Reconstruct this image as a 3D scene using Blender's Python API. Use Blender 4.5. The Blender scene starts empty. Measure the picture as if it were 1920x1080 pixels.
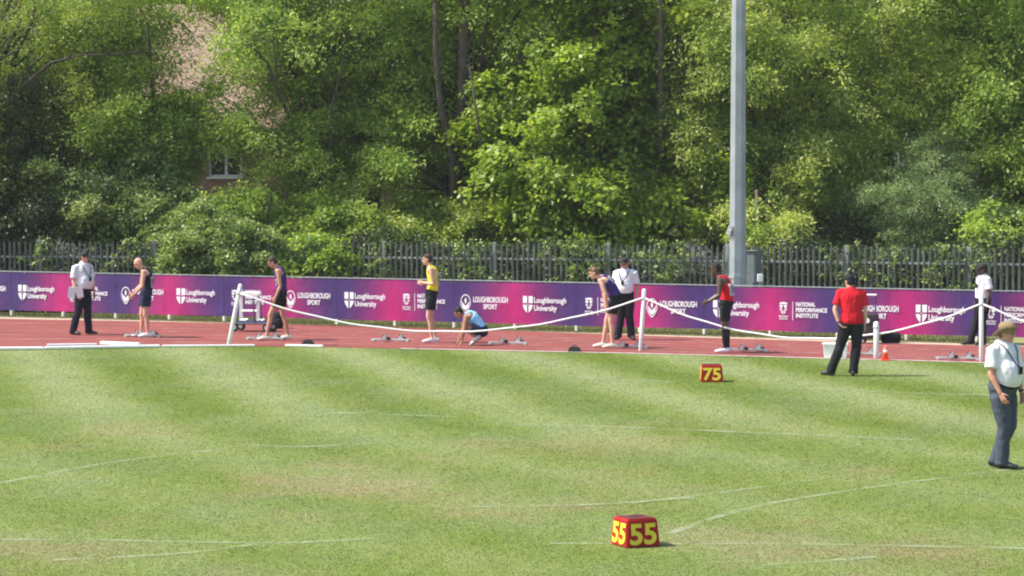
import bpy, bmesh, math, random
import numpy as np
from mathutils import Vector, Matrix, noise
R = math.radians
random.seed(7)
S = bpy.context.scene
COL = S.collection

# ---------------------------------------------------------------- camera, sky, sun, exposure
CAMH = 3.66
F = 4800.0                                    # focal length in pixels of the 1920 wide photograph
PITCH = math.atan(228 / F)
cam = bpy.data.cameras.new('camera'); cam.lens = 90; cam.sensor_width = 36
cam.clip_start = 0.5; cam.clip_end = 2000
co = bpy.data.objects.new('camera', cam); COL.objects.link(co); S.camera = co
co.location = (0, 0, CAMH); co.rotation_euler = (math.pi / 2 - PITCH, 0, 0)

SUN_AZ = (-1.0, -0.06)                        # horizontal direction towards the sun
SUN_EL = R(52)
sd = Vector((SUN_AZ[0], SUN_AZ[1], 0)).normalized() * math.cos(SUN_EL) + Vector((0, 0, math.sin(SUN_EL)))
sun = bpy.data.lights.new('sun', 'SUN'); sun.energy = 4.4; sun.angle = R(0.6); sun.color = (1, .95, .86)
so = bpy.data.objects.new('sun', sun); COL.objects.link(so)
so.rotation_euler = sd.to_track_quat('Z', 'Y').to_euler(); so.location = (-30, 20, 40)

W = bpy.data.worlds.new('World'); S.world = W; W.use_nodes = True
wn = W.node_tree; bg = wn.nodes['Background']
sky = wn.nodes.new('ShaderNodeTexSky'); sky.sky_type = 'NISHITA'; sky.sun_disc = False
sky.sun_elevation = SUN_EL; sky.sun_rotation = math.atan2(sd.x, sd.y)
sky.air_density = 1.0; sky.dust_density = 2.0
wn.links.new(sky.outputs[0], bg.inputs[0]); bg.inputs[1].default_value = 0.15
S.view_settings.view_transform = 'Standard'; S.view_settings.look = 'None'
S.view_settings.exposure = 0.80; S.view_settings.gamma = 1
S.cycles.filter_width = 2.1
S.cycles.max_bounces = 12; S.cycles.diffuse_bounces = 7; S.cycles.transmission_bounces = 8

def ray(px, py):
    v = Vector((px - 960, F, -(py - 540)))
    c, s = math.cos(-PITCH), math.sin(-PITCH)
    return Vector((v.x, v.y * c - v.z * s, v.y * s + v.z * c))
def G(px, py, z=0.0):
    """ground point seen at a spot of the photograph"""
    d = ray(px, py); t = (z - CAMH) / d.z
    return Vector((d.x * t, d.y * t, z))
def at(px, py, Y):
    d = ray(px, py); t = Y / d.y
    return Vector((d.x * t, Y, CAMH + d.z * t))

# ---------------------------------------------------------------- materials
def lin(c):
    return tuple(((x / 255) / 12.92 if x / 255 <= .04045 else ((x / 255 + .055) / 1.055) ** 2.4) for x in c) + (1,)
def newmat(name):
    m = bpy.data.materials.new(name); m.use_nodes = True
    return m, m.node_tree, m.node_tree.nodes['Principled BSDF']
def N(nt, typ, ins=None, **kw):
    n = nt.nodes.new(typ)
    for k, v in kw.items(): setattr(n, k, v)
    if ins:
        for k, v in ins.items():
            if isinstance(v, bpy.types.NodeSocket): nt.links.new(v, n.inputs[k])
            else: n.inputs[k].default_value = v
    return n
def ramp(nt, fac, stops):
    n = nt.nodes.new('ShaderNodeValToRGB'); nt.links.new(fac, n.inputs[0])
    e = n.color_ramp.elements
    while len(e) < len(stops): e.new(.5)
    for el, (p, c) in zip(e, stops):
        el.position = p; el.color = c if len(c) == 4 else tuple(c) + (1,)
    return n.outputs[0]
def math_(nt, op, a, b=0.0, c=0.0):
    return N(nt, 'ShaderNodeMath', {0: a, 1: b, 2: c}, operation=op).outputs[0]
def mix(nt, f, a, b, bt='MIX'):
    n = nt.nodes.new('ShaderNodeMix'); n.data_type = 'RGBA'; n.blend_type = bt
    for i, v in ((0, f), (6, a), (7, b)):
        if isinstance(v, bpy.types.NodeSocket): nt.links.new(v, n.inputs[i])
        else: n.inputs[i].default_value = v if i == 0 or len(v) == 4 else tuple(v) + (1,)
    return n.outputs[2]
def pos(nt, scale=(1, 1, 1)):
    g = N(nt, 'ShaderNodeNewGeometry').outputs['Position']
    return N(nt, 'ShaderNodeVectorMath', {0: g, 1: scale}, operation='MULTIPLY').outputs[0]
def objc(nt, scale=(1, 1, 1)):
    g = N(nt, 'ShaderNodeTexCoord').outputs['Object']
    return N(nt, 'ShaderNodeVectorMath', {0: g, 1: scale}, operation='MULTIPLY').outputs[0]
def noise_(nt, vec, sc, det=3, rough=.55, dist=0):
    return N(nt, 'ShaderNodeTexNoise', {'Vector': vec, 'Scale': sc, 'Detail': det, 'Roughness': rough, 'Distortion': dist}).outputs[0]

def plain(name, rgb, rough=.6, metal=0, var=.12, scale=6, bump=0.0, spec=.5, bscale=60):
    """surface colour with soft large and small variation"""
    m, nt, b = newmat(name)
    c = lin(rgb) if max(rgb) > 1 else tuple(rgb) + (1,)
    v = objc(nt)
    n = noise_(nt, v, scale, 4)
    dark = tuple(x * (1 - var * 1.6) for x in c[:3]); lite = tuple(min(1, x * (1 + var)) for x in c[:3])
    nt.links.new(ramp(nt, n, [(.3, dark), (.7, lite)]), b.inputs['Base Color'])
    b.inputs['Roughness'].default_value = rough; b.inputs['Metallic'].default_value = metal
    b.inputs['Specular IOR Level'].default_value = spec
    if bump:
        bn = N(nt, 'ShaderNodeBump', {'Height': noise_(nt, v, bscale, 4), 'Strength': bump, 'Distance': .01})
        nt.links.new(bn.outputs[0], b.inputs['Normal'])
    return m

def grass_colour(nt):
    """mown turf: swaths, dry patches, clover-dark patches"""
    p = pos(nt)
    sx = N(nt, 'ShaderNodeSeparateXYZ', {0: p})
    X, Y = sx.outputs[0], sx.outputs[1]
    wob = math_(nt, 'MULTIPLY', math_(nt, 'SUBTRACT', noise_(nt, p, .12, 2), .5), .4)
    t = math_(nt, 'ADD', math_(nt, 'ADD', X, math_(nt, 'MULTIPLY', math_(nt, 'SUBTRACT', Y, 50), .27)), wob)
    bend = math_(nt, 'MULTIPLY', math_(nt, 'POWER', math_(nt, 'MAXIMUM', math_(nt, 'SUBTRACT', 37, Y), 0), 1.5), -.10)
    t = math_(nt, 'ADD', t, bend)
    w = math_(nt, 'SINE', math_(nt, 'MULTIPLY', math_(nt, 'ADD', t, 4.0), 2 * math.pi / 3.1))
    w = math_(nt, 'MULTIPLY_ADD', w, .5, .5)
    mod = noise_(nt, pos(nt, (.35, .22, 1)), 1.0, 3)
    w = math_(nt, 'MULTIPLY_ADD', math_(nt, 'SUBTRACT', w, .5), N(nt, 'ShaderNodeMapRange', {0: Y, 1: 30.0, 2: 40.0, 3: .3, 4: 1.15}).outputs[0], .5)
    w = mix(nt, ramp(nt, mod, [(.2, (.5, .5, .5)), (.45, (1, 1, 1))]), (.5, .5, .5), w)
    fine = noise_(nt, pos(nt, (1, .3, 1)), 2.6, 5, .62)
    f2 = math_(nt, 'ADD', math_(nt, 'MULTIPLY', w, .52), math_(nt, 'MULTIPLY', fine, .48))
    base = ramp(nt, f2, [(.22, (.104, .148, .018)), (.48, (.148, .190, .040)), (.80, (.208, .245, .095))])
    dry = noise_(nt, pos(nt, (.5, .42, 1)), .55, 6, .68)
    near = N(nt, 'ShaderNodeMapRange', {0: Y, 1: 40.0, 2: 31.0, 3: 0.0, 4: 1.0}).outputs[0]
    dm = math_(nt, 'MULTIPLY', ramp(nt, dry, [(.5, (0, 0, 0)), (.68, (1, 1, 1))]), math_(nt, 'MULTIPLY_ADD', near, .75, .12))
    bl = noise_(nt, pos(nt, (.6, .4, 1)), .9, 5, .68)
    base = mix(nt, math_(nt, 'MULTIPLY', ramp(nt, bl, [(.46, (0, 0, 0)), (.64, (1, 1, 1))]), .36), base, (.125, .178, .075))
    base = mix(nt, dm, base, (.225, .19, .09))
    pale = noise_(nt, pos(nt, (.4, .25, 1)), .9, 5, .65)
    base = mix(nt, math_(nt, 'MULTIPLY', ramp(nt, pale, [(.5, (0, 0, 0)), (.72, (1, 1, 1))]), .32), base, (.25, .285, .145))
    return base

def grass_material(name, blade=False):
    m, nt, b = newmat(name)
    c = grass_colour(nt)
    if blade:
        a = N(nt, 'ShaderNodeAttribute', attribute_name='v').outputs['Fac']
        c = mix(nt, 1.0, c, ramp(nt, a, [(0, (.85, .9, .8)), (.5, (1.1, 1.1, 1.0)), (.9, (1.35, 1.3, 1.25)), (1, (1.9, 1.8, 1.8))]), 'MULTIPLY')
        tr = N(nt, 'ShaderNodeBsdfTranslucent', {0: c})
        ms = N(nt, 'ShaderNodeMixShader', {0: .6})
        nt.links.new(b.outputs[0], ms.inputs[1]); nt.links.new(tr.outputs[0], ms.inputs[2])
        nt.links.new(ms.outputs[0], nt.nodes['Material Output'].inputs[0])
        b.inputs['Roughness'].default_value = .55
    else:
        p2 = pos(nt, (1, .45, 1))
        sp = noise_(nt, p2, 9, 4, .7)
        c = mix(nt, .55, c, mix(nt, 1.0, c, ramp(nt, sp, [(.33, (.74, .78, .7)), (.5, (1, 1, 1)), (.7, (1.25, 1.2, 1.3))]), 'MULTIPLY'))
        sc = ramp(nt, noise_(nt, pos(nt, (1, .45, 1)), 3.4, 3, .6), [(.67, (0, 0, 0)), (.73, (1, 1, 1))])
        c = mix(nt, math_(nt, 'MULTIPLY', sc, .5), c, (.12, .07, .04))
        b.inputs['Roughness'].default_value = .9; b.inputs['Specular IOR Level'].default_value = .15
        bn = N(nt, 'ShaderNodeBump', {'Height': noise_(nt, pos(nt), 14, 5, .7), 'Strength': .5, 'Distance': .04})
        nt.links.new(bn.outputs[0], b.inputs['Normal'])
    nt.links.new(c, b.inputs['Base Color'])
    return m

def track_material():
    m, nt, b = newmat('polyurethane_track')
    p = pos(nt)
    a = noise_(nt, p, .5, 5, .6); f = noise_(nt, p, 90, 2)
    c = ramp(nt, math_(nt, 'ADD', math_(nt, 'MULTIPLY', a, .6), math_(nt, 'MULTIPLY', f, .4)),
             [(.3, (.155, .028, .022)), (.55, (.21, .041, .032)), (.75, (.26, .060, .046))])
    sc = ramp(nt, noise_(nt, pos(nt, (.6, 2.4, 1)), 1.0, 4, .7), [(.55, (0, 0, 0)), (.75, (1, 1, 1))])
    c = mix(nt, math_(nt, 'MULTIPLY', sc, .4), c, (.36, .17, .15))
    nt.links.new(c, b.inputs['Base Color']); b.inputs['Roughness'].default_value = .8
    bn = N(nt, 'ShaderNodeBump', {'Height': noise_(nt, p, 220, 2), 'Strength': .4, 'Distance': .004})
    nt.links.new(bn.outputs[0], b.inputs['Normal'])
    return m

def worn_paint(name, rgb, lo, hi, scale=3, full=1.0):
    """paint worn through to what lies under it"""
    m, nt, b = newmat(name)
    b.inputs['Base Color'].default_value = tuple(rgb) + (1,); b.inputs['Roughness'].default_value = .8
    n = noise_(nt, pos(nt), scale, 6, .75)
    nt.links.new(math_(nt, 'MULTIPLY', ramp(nt, n, [(lo, (0, 0, 0)), (hi, (1, 1, 1))]), full), b.inputs['Alpha'])
    return m

def leaf_material(name, dark, mid, lite, trans=.54):
    m, nt, b = newmat(name)
    a = N(nt, 'ShaderNodeAttribute', attribute_name='v').outputs['Fac']
    c = ramp(nt, a, [(.05, dark), (.5, mid), (.95, lite)])
    nt.links.new(c, b.inputs['Base Color'])
    b.inputs['Roughness'].default_value = .42; b.inputs['Specular IOR Level'].default_value = .35
    tr = N(nt, 'ShaderNodeBsdfTranslucent', {0: mix(nt, 1.0, c, (1.25, 1.35, .7), 'MULTIPLY')})
    ms = N(nt, 'ShaderNodeMixShader', {0: trans})
    nt.links.new(b.outputs[0], ms.inputs[1]); nt.links.new(tr.outputs[0], ms.inputs[2])
    nt.links.new(ms.outputs[0], nt.nodes['Material Output'].inputs[0])
    return m

def bark_material(name, c1, c2):
    m, nt, b = newmat(name)
    n = noise_(nt, objc(nt, (6, 6, 1)), 2.5, 5, .7)
    nt.links.new(ramp(nt, n, [(.3, c1), (.7, c2)]), b.inputs['Base Color']); b.inputs['Roughness'].default_value = .9
    bn = N(nt, 'ShaderNodeBump', {'Height': n, 'Strength': .8, 'Distance': .03}); nt.links.new(bn.outputs[0], b.inputs['Normal'])
    return m

def brick_material():
    m, nt, b = newmat('red_brick')
    br = N(nt, 'ShaderNodeTexBrick', {'Vector': objc(nt), 'Scale': 1.0, 'Mortar Size': .012, 'Brick Width': .225, 'Row Height': .075,
          'Color1': (.24, .095, .06, 1), 'Color2': (.31, .14, .09, 1), 'Mortar': (.34, .3, .26, 1)})
    g = N(nt, 'ShaderNodeTexCoord').outputs['Object']
    s = N(nt, 'ShaderNodeSeparateXYZ', {0: g}); cb = N(nt, 'ShaderNodeCombineXYZ', {0: s.outputs[0], 1: s.outputs[2], 2: 0.0})
    nt.links.new(cb.outputs[0], br.inputs['Vector'])
    nt.links.new(br.outputs[0], b.inputs['Base Color']); b.inputs['Roughness'].default_value = .85
    return m
def tile_material():
    m, nt, b = newmat('roof_tiles')
    g = N(nt, 'ShaderNodeTexCoord').outputs['Object']
    s = N(nt, 'ShaderNodeSeparateXYZ', {0: g}); cb = N(nt, 'ShaderNodeCombineXYZ', {0: s.outputs[0], 1: s.outputs[2], 2: 0.0})
    br = N(nt, 'ShaderNodeTexBrick', {'Vector': cb.outputs[0], 'Scale': 1.0, 'Mortar Size': .014, 'Brick Width': .18, 'Row Height': .13,
          'Color1': (.30, .20, .145, 1), 'Color2': (.34, .235, .17, 1), 'Mortar': (.24, .16, .12, 1)})
    nt.links.new(br.outputs[0], b.inputs['Base Color']); b.inputs['Roughness'].default_value = .85
    return m

def banner_material():
    """purple at the even posts, magenta at the odd ones"""
    m, nt, b = newmat('printed_banner')
    g = N(nt, 'ShaderNodeAttribute', attribute_name='along').outputs['Fac']
    w = math_(nt, 'PINGPONG', g, 1.0)
    z = N(nt, 'ShaderNodeSeparateXYZ', {0: N(nt, 'ShaderNodeTexCoord').outputs['Object']}).outputs[2]
    w = math_(nt, 'ADD', w, math_(nt, 'MULTIPLY', math_(nt, 'SUBTRACT', z, .6), -.18))
    c = ramp(nt, w, [(.0, (.042, .018, .125)), (.18, (.050, .018, .128)), (.5, (.140, .015, .130)), (.8, (.33, .010, .14)), (1, (.43, .008, .14))])
    n = noise_(nt, objc(nt), 2.2, 3)
    c = mix(nt, 1.0, c, ramp(nt, n, [(.3, (.88, .88, .88)), (.7, (1.06, 1.06, 1.06))]), 'MULTIPLY')
    nt.links.new(c, b.inputs['Base Color']); b.inputs['Roughness'].default_value = .5
    bn = N(nt, 'ShaderNodeBump', {'Height': noise_(nt, objc(nt, (1.2, 1, .7)), 2.6, 3), 'Strength': .5, 'Distance': .05})
    nt.links.new(bn.outputs[0], b.inputs['Normal'])
    return m

M = {}
M['grass'] = grass_material('mown_grass'); M['blade'] = grass_material('grass_blades', True)
M['track'] = track_material()
M['line'] = worn_paint('line_marking_track', (.78, .72, .66), .3, .5, 4)
M['laneline'] = worn_paint('lane_marking', (.7, .55, .5), .42, .72, 1.5)
M['fadeline'] = worn_paint('faded_line_on_grass', (.40, .46, .30), .38, .72, 2.2, .5)
M['white'] = plain('white_plastic', (.80, .80, .78), .4, var=.05, bump=.1)
M['whitemetal'] = plain('white_painted_metal', (.76, .76, .74), .35, var=.08)
M['postwhite'] = plain('cream_post', (.75, .7, .6), .6, var=.15)
M['rope'] = plain('white_rope', (.80, .80, .78), .7, var=.08, scale=30)
M['kerb_edge'] = plain('concrete_edging', (.40, .31, .23), .85, var=.2, scale=3, bump=.3)
M['banner'] = banner_material()
M['print'] = plain('white_print', (.80, .80, .82), .5, var=.02)
M['printdark'] = plain('purple_print', (.07, .03, .16), .5, var=.02)
M['galv'] = plain('galvanised_steel', (.30, .335, .345), .5, metal=.25, var=.15, scale=2)
M['pale'] = plain('galvanised_palisade', (.27, .29, .27), .6, metal=.0, var=.3, scale=1.5)
M['cab'] = plain('grey_cabinet_paint', (.115, .135, .145), .5, var=.12)
M['black'] = plain('black_plastic', (.018, .018, .02), .45, var=.2)
M['rubber'] = plain('black_rubber', (.02, .02, .02), .8, var=.2)
M['navyframe'] = plain('navy_painted_frame', (.03, .045, .10), .45, var=.15)
M['alu'] = plain('aluminium', (.52, .52, .52), .4, metal=.5, var=.12)
M['orange'] = plain('orange_cone', (.85, .09, .035), .45, var=.05)
M['redmark'] = plain('red_marker_paint', (.36, .012, .012), .6, var=.22, scale=14, spec=.25)
M['topshade'] = plain('hollow_top_shade', (.10, .008, .008), .8, var=.2)  # shade inside a hollow marker top, put into the colour
M['yellow'] = plain('yellow_digits', (.72, .58, .035), .6, var=.05)
M['brick'] = brick_material(); M['tiles'] = tile_material()
M['glass'] = plain('dark_window_glass', (.025, .03, .035), .1, var=.1)
M['soil'] = plain('woodland_soil', (.05, .045, .025), .95, var=.35, scale=.8, bump=.5, bscale=6)
M['verge'] = plain('rough_verge', (.22, .22, .09), .95, var=.4, scale=1.3, bump=.5, bscale=9)
M['bark'] = bark_material('grey_brown_bark', (.045, .035, .025), (.14, .115, .085))
M['barkdark'] = bark_material('dark_bark', (.03, .024, .016), (.09, .07, .05))
M['leafL'] = leaf_material('leaf_left', (0.123, 0.180, 0.041), (0.241, 0.323, 0.061), (0.425, 0.444, 0.091))
M['leafD'] = leaf_material('leaf_dark_evergreen', (0.027, 0.048, 0.015), (0.054, 0.082, 0.022), (0.118, 0.136, 0.041), .2)
M['leafM'] = leaf_material('leaf_mid', (0.151, 0.245, 0.049), (0.302, 0.410, 0.077), (0.508, 0.548, 0.142))
M['leafB'] = leaf_material('leaf_bushy', (0.153, 0.235, 0.048), (0.306, 0.389, 0.081), (0.574, 0.561, 0.193))
M['leafY'] = leaf_material('leaf_maple', (0.141, 0.217, 0.026), (0.253, 0.351, 0.038), (0.406, 0.463, 0.060), .45)
M['leafW'] = leaf_material('leaf_grey_willow', (0.127, 0.190, 0.063), (0.227, 0.311, 0.114), (0.349, 0.425, 0.181), .3)
M['leafI'] = leaf_material('leaf_ivy', (0.101, 0.159, 0.039), (0.190, 0.267, 0.070), (0.381, 0.416, 0.148), .35)
M['leafK'] = leaf_material('leaf_back', (0.149, 0.221, 0.053), (0.277, 0.364, 0.079), (0.418, 0.477, 0.102))
M['leafU'] = leaf_material('leaf_undergrowth_shaded', (0.010, 0.018, 0.006), (0.024, 0.040, 0.011), (0.056, 0.080, 0.024), .3)  # leaf colour darkened to stand in for shade behind the fence
M['leafG'] = leaf_material('leaf_rough_grass', (.10, .115, .04), (.19, .20, .08), (.30, .29, .14), .3)
M['skin'] = plain('fair_skin', (.60, .33, .235), .5, var=.06)
M['skinred'] = plain('tanned_skin', (.50, .245, .165), .5, var=.08)
M['skindark'] = plain('dark_skin', (.085, .042, .028), .42, var=.08)
M['skinbrown'] = plain('brown_skin', (.34, .165, .095), .45, var=.08)
M['hairbrown'] = plain('brown_hair', (.05, .026, .016), .8, var=.3, scale=40)
M['hairblack'] = plain('black_hair', (.010, .008, .008), .85, var=.3, scale=40)
M['hairginger'] = plain('light_brown_hair', (.16, .075, .035), .6, var=.3, scale=40)
M['eye'] = plain('dark_eye', (.02, .015, .012), .3)
def cloth(name, rgb, var=.1): return plain(name, rgb, .85, var=var, scale=5, bump=.25, spec=.2, bscale=40)
M['cwhite'] = cloth('white_cotton', (.70, .70, .73), .03)
M['cblack'] = cloth('black_cloth', (.014, .014, .018))
M['cnavy'] = cloth('navy_cloth', (.02, .026, .055))
M['capgrey'] = cloth('dark_cap_cloth', (.035, .032, .03))
M['cdark'] = cloth('dark_navy_cloth', (.013, .015, .026))
M['cgrey'] = cloth('grey_trouser_cloth', (.060, .072, .098))
M['cred'] = cloth('red_cotton', (.60, .012, .025))
M['credvest'] = cloth('bright_red_cloth', (.62, .006, .02))
M['cpurple'] = cloth('purple_cloth', (.055, .025, .15))
M['cyellow'] = cloth('yellow_cloth', (.75, .62, .03))
M['clblue'] = cloth('light_blue_cloth', (.28, .62, .95))
M['strawhat'] = cloth('khaki_hat', (.24, .18, .09))
M['cream'] = plain('cream_shoe', (.72, .70, .56), .55, var=.05)

# ---------------------------------------------------------------- object helpers
def tag(o, label=None, cat=None, group=None, kind=None):
    if label: o['label'] = label
    if cat: o['category'] = cat
    if group: o['group'] = group
    if kind: o['kind'] = kind
    return o
def link(name, me, mat=None, parent=None, smooth=False):
    o = bpy.data.objects.new(name, me); COL.objects.link(o)
    if mat is not None:
        for mm in (mat if isinstance(mat, (list, tuple)) else [mat]): me.materials.append(mm)
    if parent: o.parent = parent
    if smooth: me.polygons.foreach_set('use_smooth', [True] * len(me.polygons))
    return o
def bmo(name, bm, mat=None, parent=None, smooth=False):
    bmesh.ops.recalc_face_normals(bm, faces=bm.faces)
    me = bpy.data.meshes.new(name); bm.to_mesh(me); bm.free()
    return link(name, me, mat, parent, smooth)
def empty(name, loc, rz=0, **kw):
    o = bpy.data.objects.new(name, None); COL.objects.link(o); o.location = loc; o.rotation_euler = (0, 0, rz)
    o.empty_display_size = .2
    return tag(o, **kw)
def copy_tree(o, parent=None):
    c = o.copy(); COL.objects.link(c); c.parent = parent
    for ch in list(o.children): copy_tree(ch, c)
    return c
def box(bm, c, s, rot=None, bev=0.0, mi=0):
    v0 = len(bm.verts)
    r = bmesh.ops.create_cube(bm, size=1.0)
    vs = r['verts']
    mt = Matrix.Translation(Vector(c)) @ (rot.to_4x4() if rot else Matrix.Identity(4)) @ Matrix.Diagonal((s[0], s[1], s[2], 1))
    bmesh.ops.transform(bm, matrix=mt, verts=vs)
    fs = set(f for v in vs for f in v.link_faces)
    for f in fs: f.material_index = mi
    if bev:
        es = set(e for v in vs for e in v.link_edges)
        bmesh.ops.bevel(bm, geom=list(es), offset=bev, segments=2, affect='EDGES', profile=.5)
def frame_of(d, side=None):
    d = d.normalized()
    a = side if side is not None else (Vector((0, 0, 1)) if abs(d.z) < .9 else Vector((1, 0, 0)))
    a = (a - d * a.dot(d))
    if a.length < 1e-4: a = Vector((1, 0, 0)) - d * d.x
    a.normalize(); return a, d.cross(a).normalized()
def loft(bm, pts, rad, n=14, side=None, cap=.55, p=2.0):
    """closed tube through pts; rad = list of r or (a along side, b across)"""
    pts = [Vector(q) for q in pts]; rings = []
    rad = [(r, r) if not isinstance(r, (tuple, list)) else r for r in rad]
    L = len(pts)
    pa = None
    for i, q in enumerate(pts):
        d = (pts[min(i + 1, L - 1)] - pts[max(i - 1, 0)])
        sd_ = side[i] if isinstance(side, list) else side
        a, b = frame_of(d, sd_ if sd_ is not None else pa)
        pa = a
        rings.append((q, a, b, rad[i], d.normalized()))
    def ring(q, a, b, r):
        out = []
        for k in range(n):
            t = 2 * math.pi * k / n
            c, s = math.cos(t), math.sin(t)
            e = 2.0 / p
            c = math.copysign(abs(c) ** e, c); s = math.copysign(abs(s) ** e, s)
            out.append(bm.verts.new(q + a * (r[0] * c) + b * (r[1] * s)))
        return out
    seq = []
    if cap:
        q, a, b, r, d = rings[0]; m = min(r)
        seq.append((bm.verts.new(q - d * m * cap),)); seq.append(ring(q - d * m * cap * .62, a, b, (r[0] * .7, r[1] * .7)))
    for q, a, b, r, d in rings: seq.append(ring(q, a, b, r))
    if cap:
        q, a, b, r, d = rings[-1]; m = min(r)
        seq.append(ring(q + d * m * cap * .62, a, b, (r[0] * .7, r[1] * .7))); seq.append((bm.verts.new(q + d * m * cap),))
    for s0, s1 in zip(seq, seq[1:]):
        if len(s0) == 1:
            for k in range(n): bm.faces.new((s0[0], s1[(k + 1) % n], s1[k]))
        elif len(s1) == 1:
            for k in range(n): bm.faces.new((s0[k], s0[(k + 1) % n], s1[0]))
        else:
            for k in range(n): bm.faces.new((s0[k], s0[(k + 1) % n], s1[(k + 1) % n], s1[k]))
    if not cap:
        bm.faces.new(list(reversed(seq[0]))); bm.faces.new(seq[-1])
def tube(bm, a, b, r, n=10): loft(bm, [a, b], [r, r], n, cap=0)
def ellip(bm, c, r, rot=None, seg=16):
    rr = bmesh.ops.create_uvsphere(bm, u_segments=seg, v_segments=max(8, seg * 2 // 3), radius=1)
    mt = Matrix.Translation(Vector(c)) @ (rot.to_4x4() if rot else Matrix.Identity(4)) @ Matrix.Diagonal((r[0], r[1], r[2], 1))
    bmesh.ops.transform(bm, matrix=mt, verts=rr['verts'])
def remesh(bm, vox, smooth=3, wrinkle=0.0, seed=0):
    me = bpy.data.meshes.new('tmp'); bmesh.ops.recalc_face_normals(bm, faces=bm.faces); bm.to_mesh(me); bm.free()
    o = bpy.data.objects.new('tmp', me); COL.objects.link(o)
    r = o.modifiers.new('r', 'REMESH'); r.mode = 'VOXEL'; r.voxel_size = vox
    if smooth:
        s = o.modifiers.new('s', 'SMOOTH'); s.factor = .5; s.iterations = smooth
    dg = bpy.context.evaluated_depsgraph_get()
    out = bpy.data.meshes.new_from_object(o.evaluated_get(dg))
    bpy.data.objects.remove(o); bpy.data.meshes.remove(me)
    if wrinkle:
        nrm = [v.normal.copy() for v in out.vertices]
        for v, nn in zip(out.vertices, nrm):
            q = v.co * 1.0 + Vector((seed, 0, 0))
            w = noise.noise(Vector((q.x * 9, q.y * 9, q.z * 5))) * .7 + noise.noise(Vector((q.x * 20, q.y * 20, q.z * 16))) * .45
            v.co += nn * (w * wrinkle)
    out.polygons.foreach_set('use_smooth', [True] * len(out.polygons))
    return out
def text_mesh(body, size, xs=1.0, bold=.0, align='LEFT', depth=.002):
    c = bpy.data.curves.new('t', 'FONT'); c.body = body; c.size = size; c.offset = bold; c.align_x = align; c.extrude = depth
    c.resolution_u = 4
    o = bpy.data.objects.new('t', c); COL.objects.link(o)
    dg = bpy.context.evaluated_depsgraph_get()
    me = bpy.data.meshes.new_from_object(o.evaluated_get(dg))
    bpy.data.objects.remove(o); bpy.data.curves.remove(c)
    return me
def fit_text(name, body, x0, x1, zbase, cap, y, mat, parent, bold=.012, label=None):
    """lettering standing in the local xz plane, facing -y, between x0 and x1"""
    me = text_mesh(body, 1.0, bold=bold)
    n = len(me.vertices); a = np.empty(n * 3); me.vertices.foreach_get('co', a); a = a.reshape(-1, 3)
    w0, w1 = a[:, 0].min(), a[:, 0].max()
    H = .729                                    # cap height of the built-in font
    out = np.empty_like(a)
    out[:, 0] = x0 + (a[:, 0] - w0) / (w1 - w0) * (x1 - x0)
    out[:, 2] = zbase + a[:, 1] * cap / H
    out[:, 1] = y - a[:, 2]
    me.vertices.foreach_set('co', out.ravel()); me.update()
    return link(name, me, mat, parent)

def polyprism(bm, pts, y, t=.002):
    """flat polygon given in (x, z) as a slab of thickness t"""
    a = [bm.verts.new((x, y, z)) for x, z in pts]; b = [bm.verts.new((x, y - t, z)) for x, z in pts]
    bm.faces.new(a); bm.faces.new(list(reversed(b)))
    k = len(pts)
    for i in range(k): bm.faces.new((a[i], b[i], b[(i + 1) % k], a[(i + 1) % k]))

def sheet(name, pts, mat, z, kind='structure'):
    bm = bmesh.new(); bm.faces.new([bm.verts.new((p[0], p[1], z)) for p in pts])
    o = bmo(name, bm, mat); return tag(o, kind=kind)
def strip(name, line, w, mat, z, kind='structure', up=0.0):
    bm = bmesh.new(); prev = None
    line = [Vector((p[0], p[1], 0)) for p in line]
    for i, p in enumerate(line):
        d = (line[min(i + 1, len(line) - 1)] - line[max(i - 1, 0)]).normalized(); nrm = Vector((-d.y, d.x, 0))
        a = bm.verts.new((p.x + nrm.x * w / 2, p.y + nrm.y * w / 2, z)); b = bm.verts.new((p.x - nrm.x * w / 2, p.y - nrm.y * w / 2, z))
        if prev: bm.faces.new((prev[0], prev[1], b, a))
        prev = (a, b)
    if up:
        r = bmesh.ops.extrude_face_region(bm, geom=bm.faces[:])
        bmesh.ops.translate(bm, verts=[v for v in r['geom'] if isinstance(v, bmesh.types.BMVert)], vec=(0, 0, up))
    o = bmo(name, bm, mat)
    return tag(o, kind=kind) if kind else o
def curve_pts(P, n=12):
    """Catmull-Rom through the points"""
    P = [Vector((p[0], p[1], 0)) for p in P]; P = [2 * P[0] - P[1]] + P + [2 * P[-1] - P[-2]]
    out = []
    for i in range(1, len(P) - 2):
        for k in range(n):
            t = k / n; a, b, c, d = P[i - 1:i + 3]
            out.append(.5 * ((2 * b) + (-a + c) * t + (2 * a - 5 * b + 4 * c - d) * t * t + (-a + 3 * b - 3 * c + d) * t ** 3))
    out.append(P[-2]); return out

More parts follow.
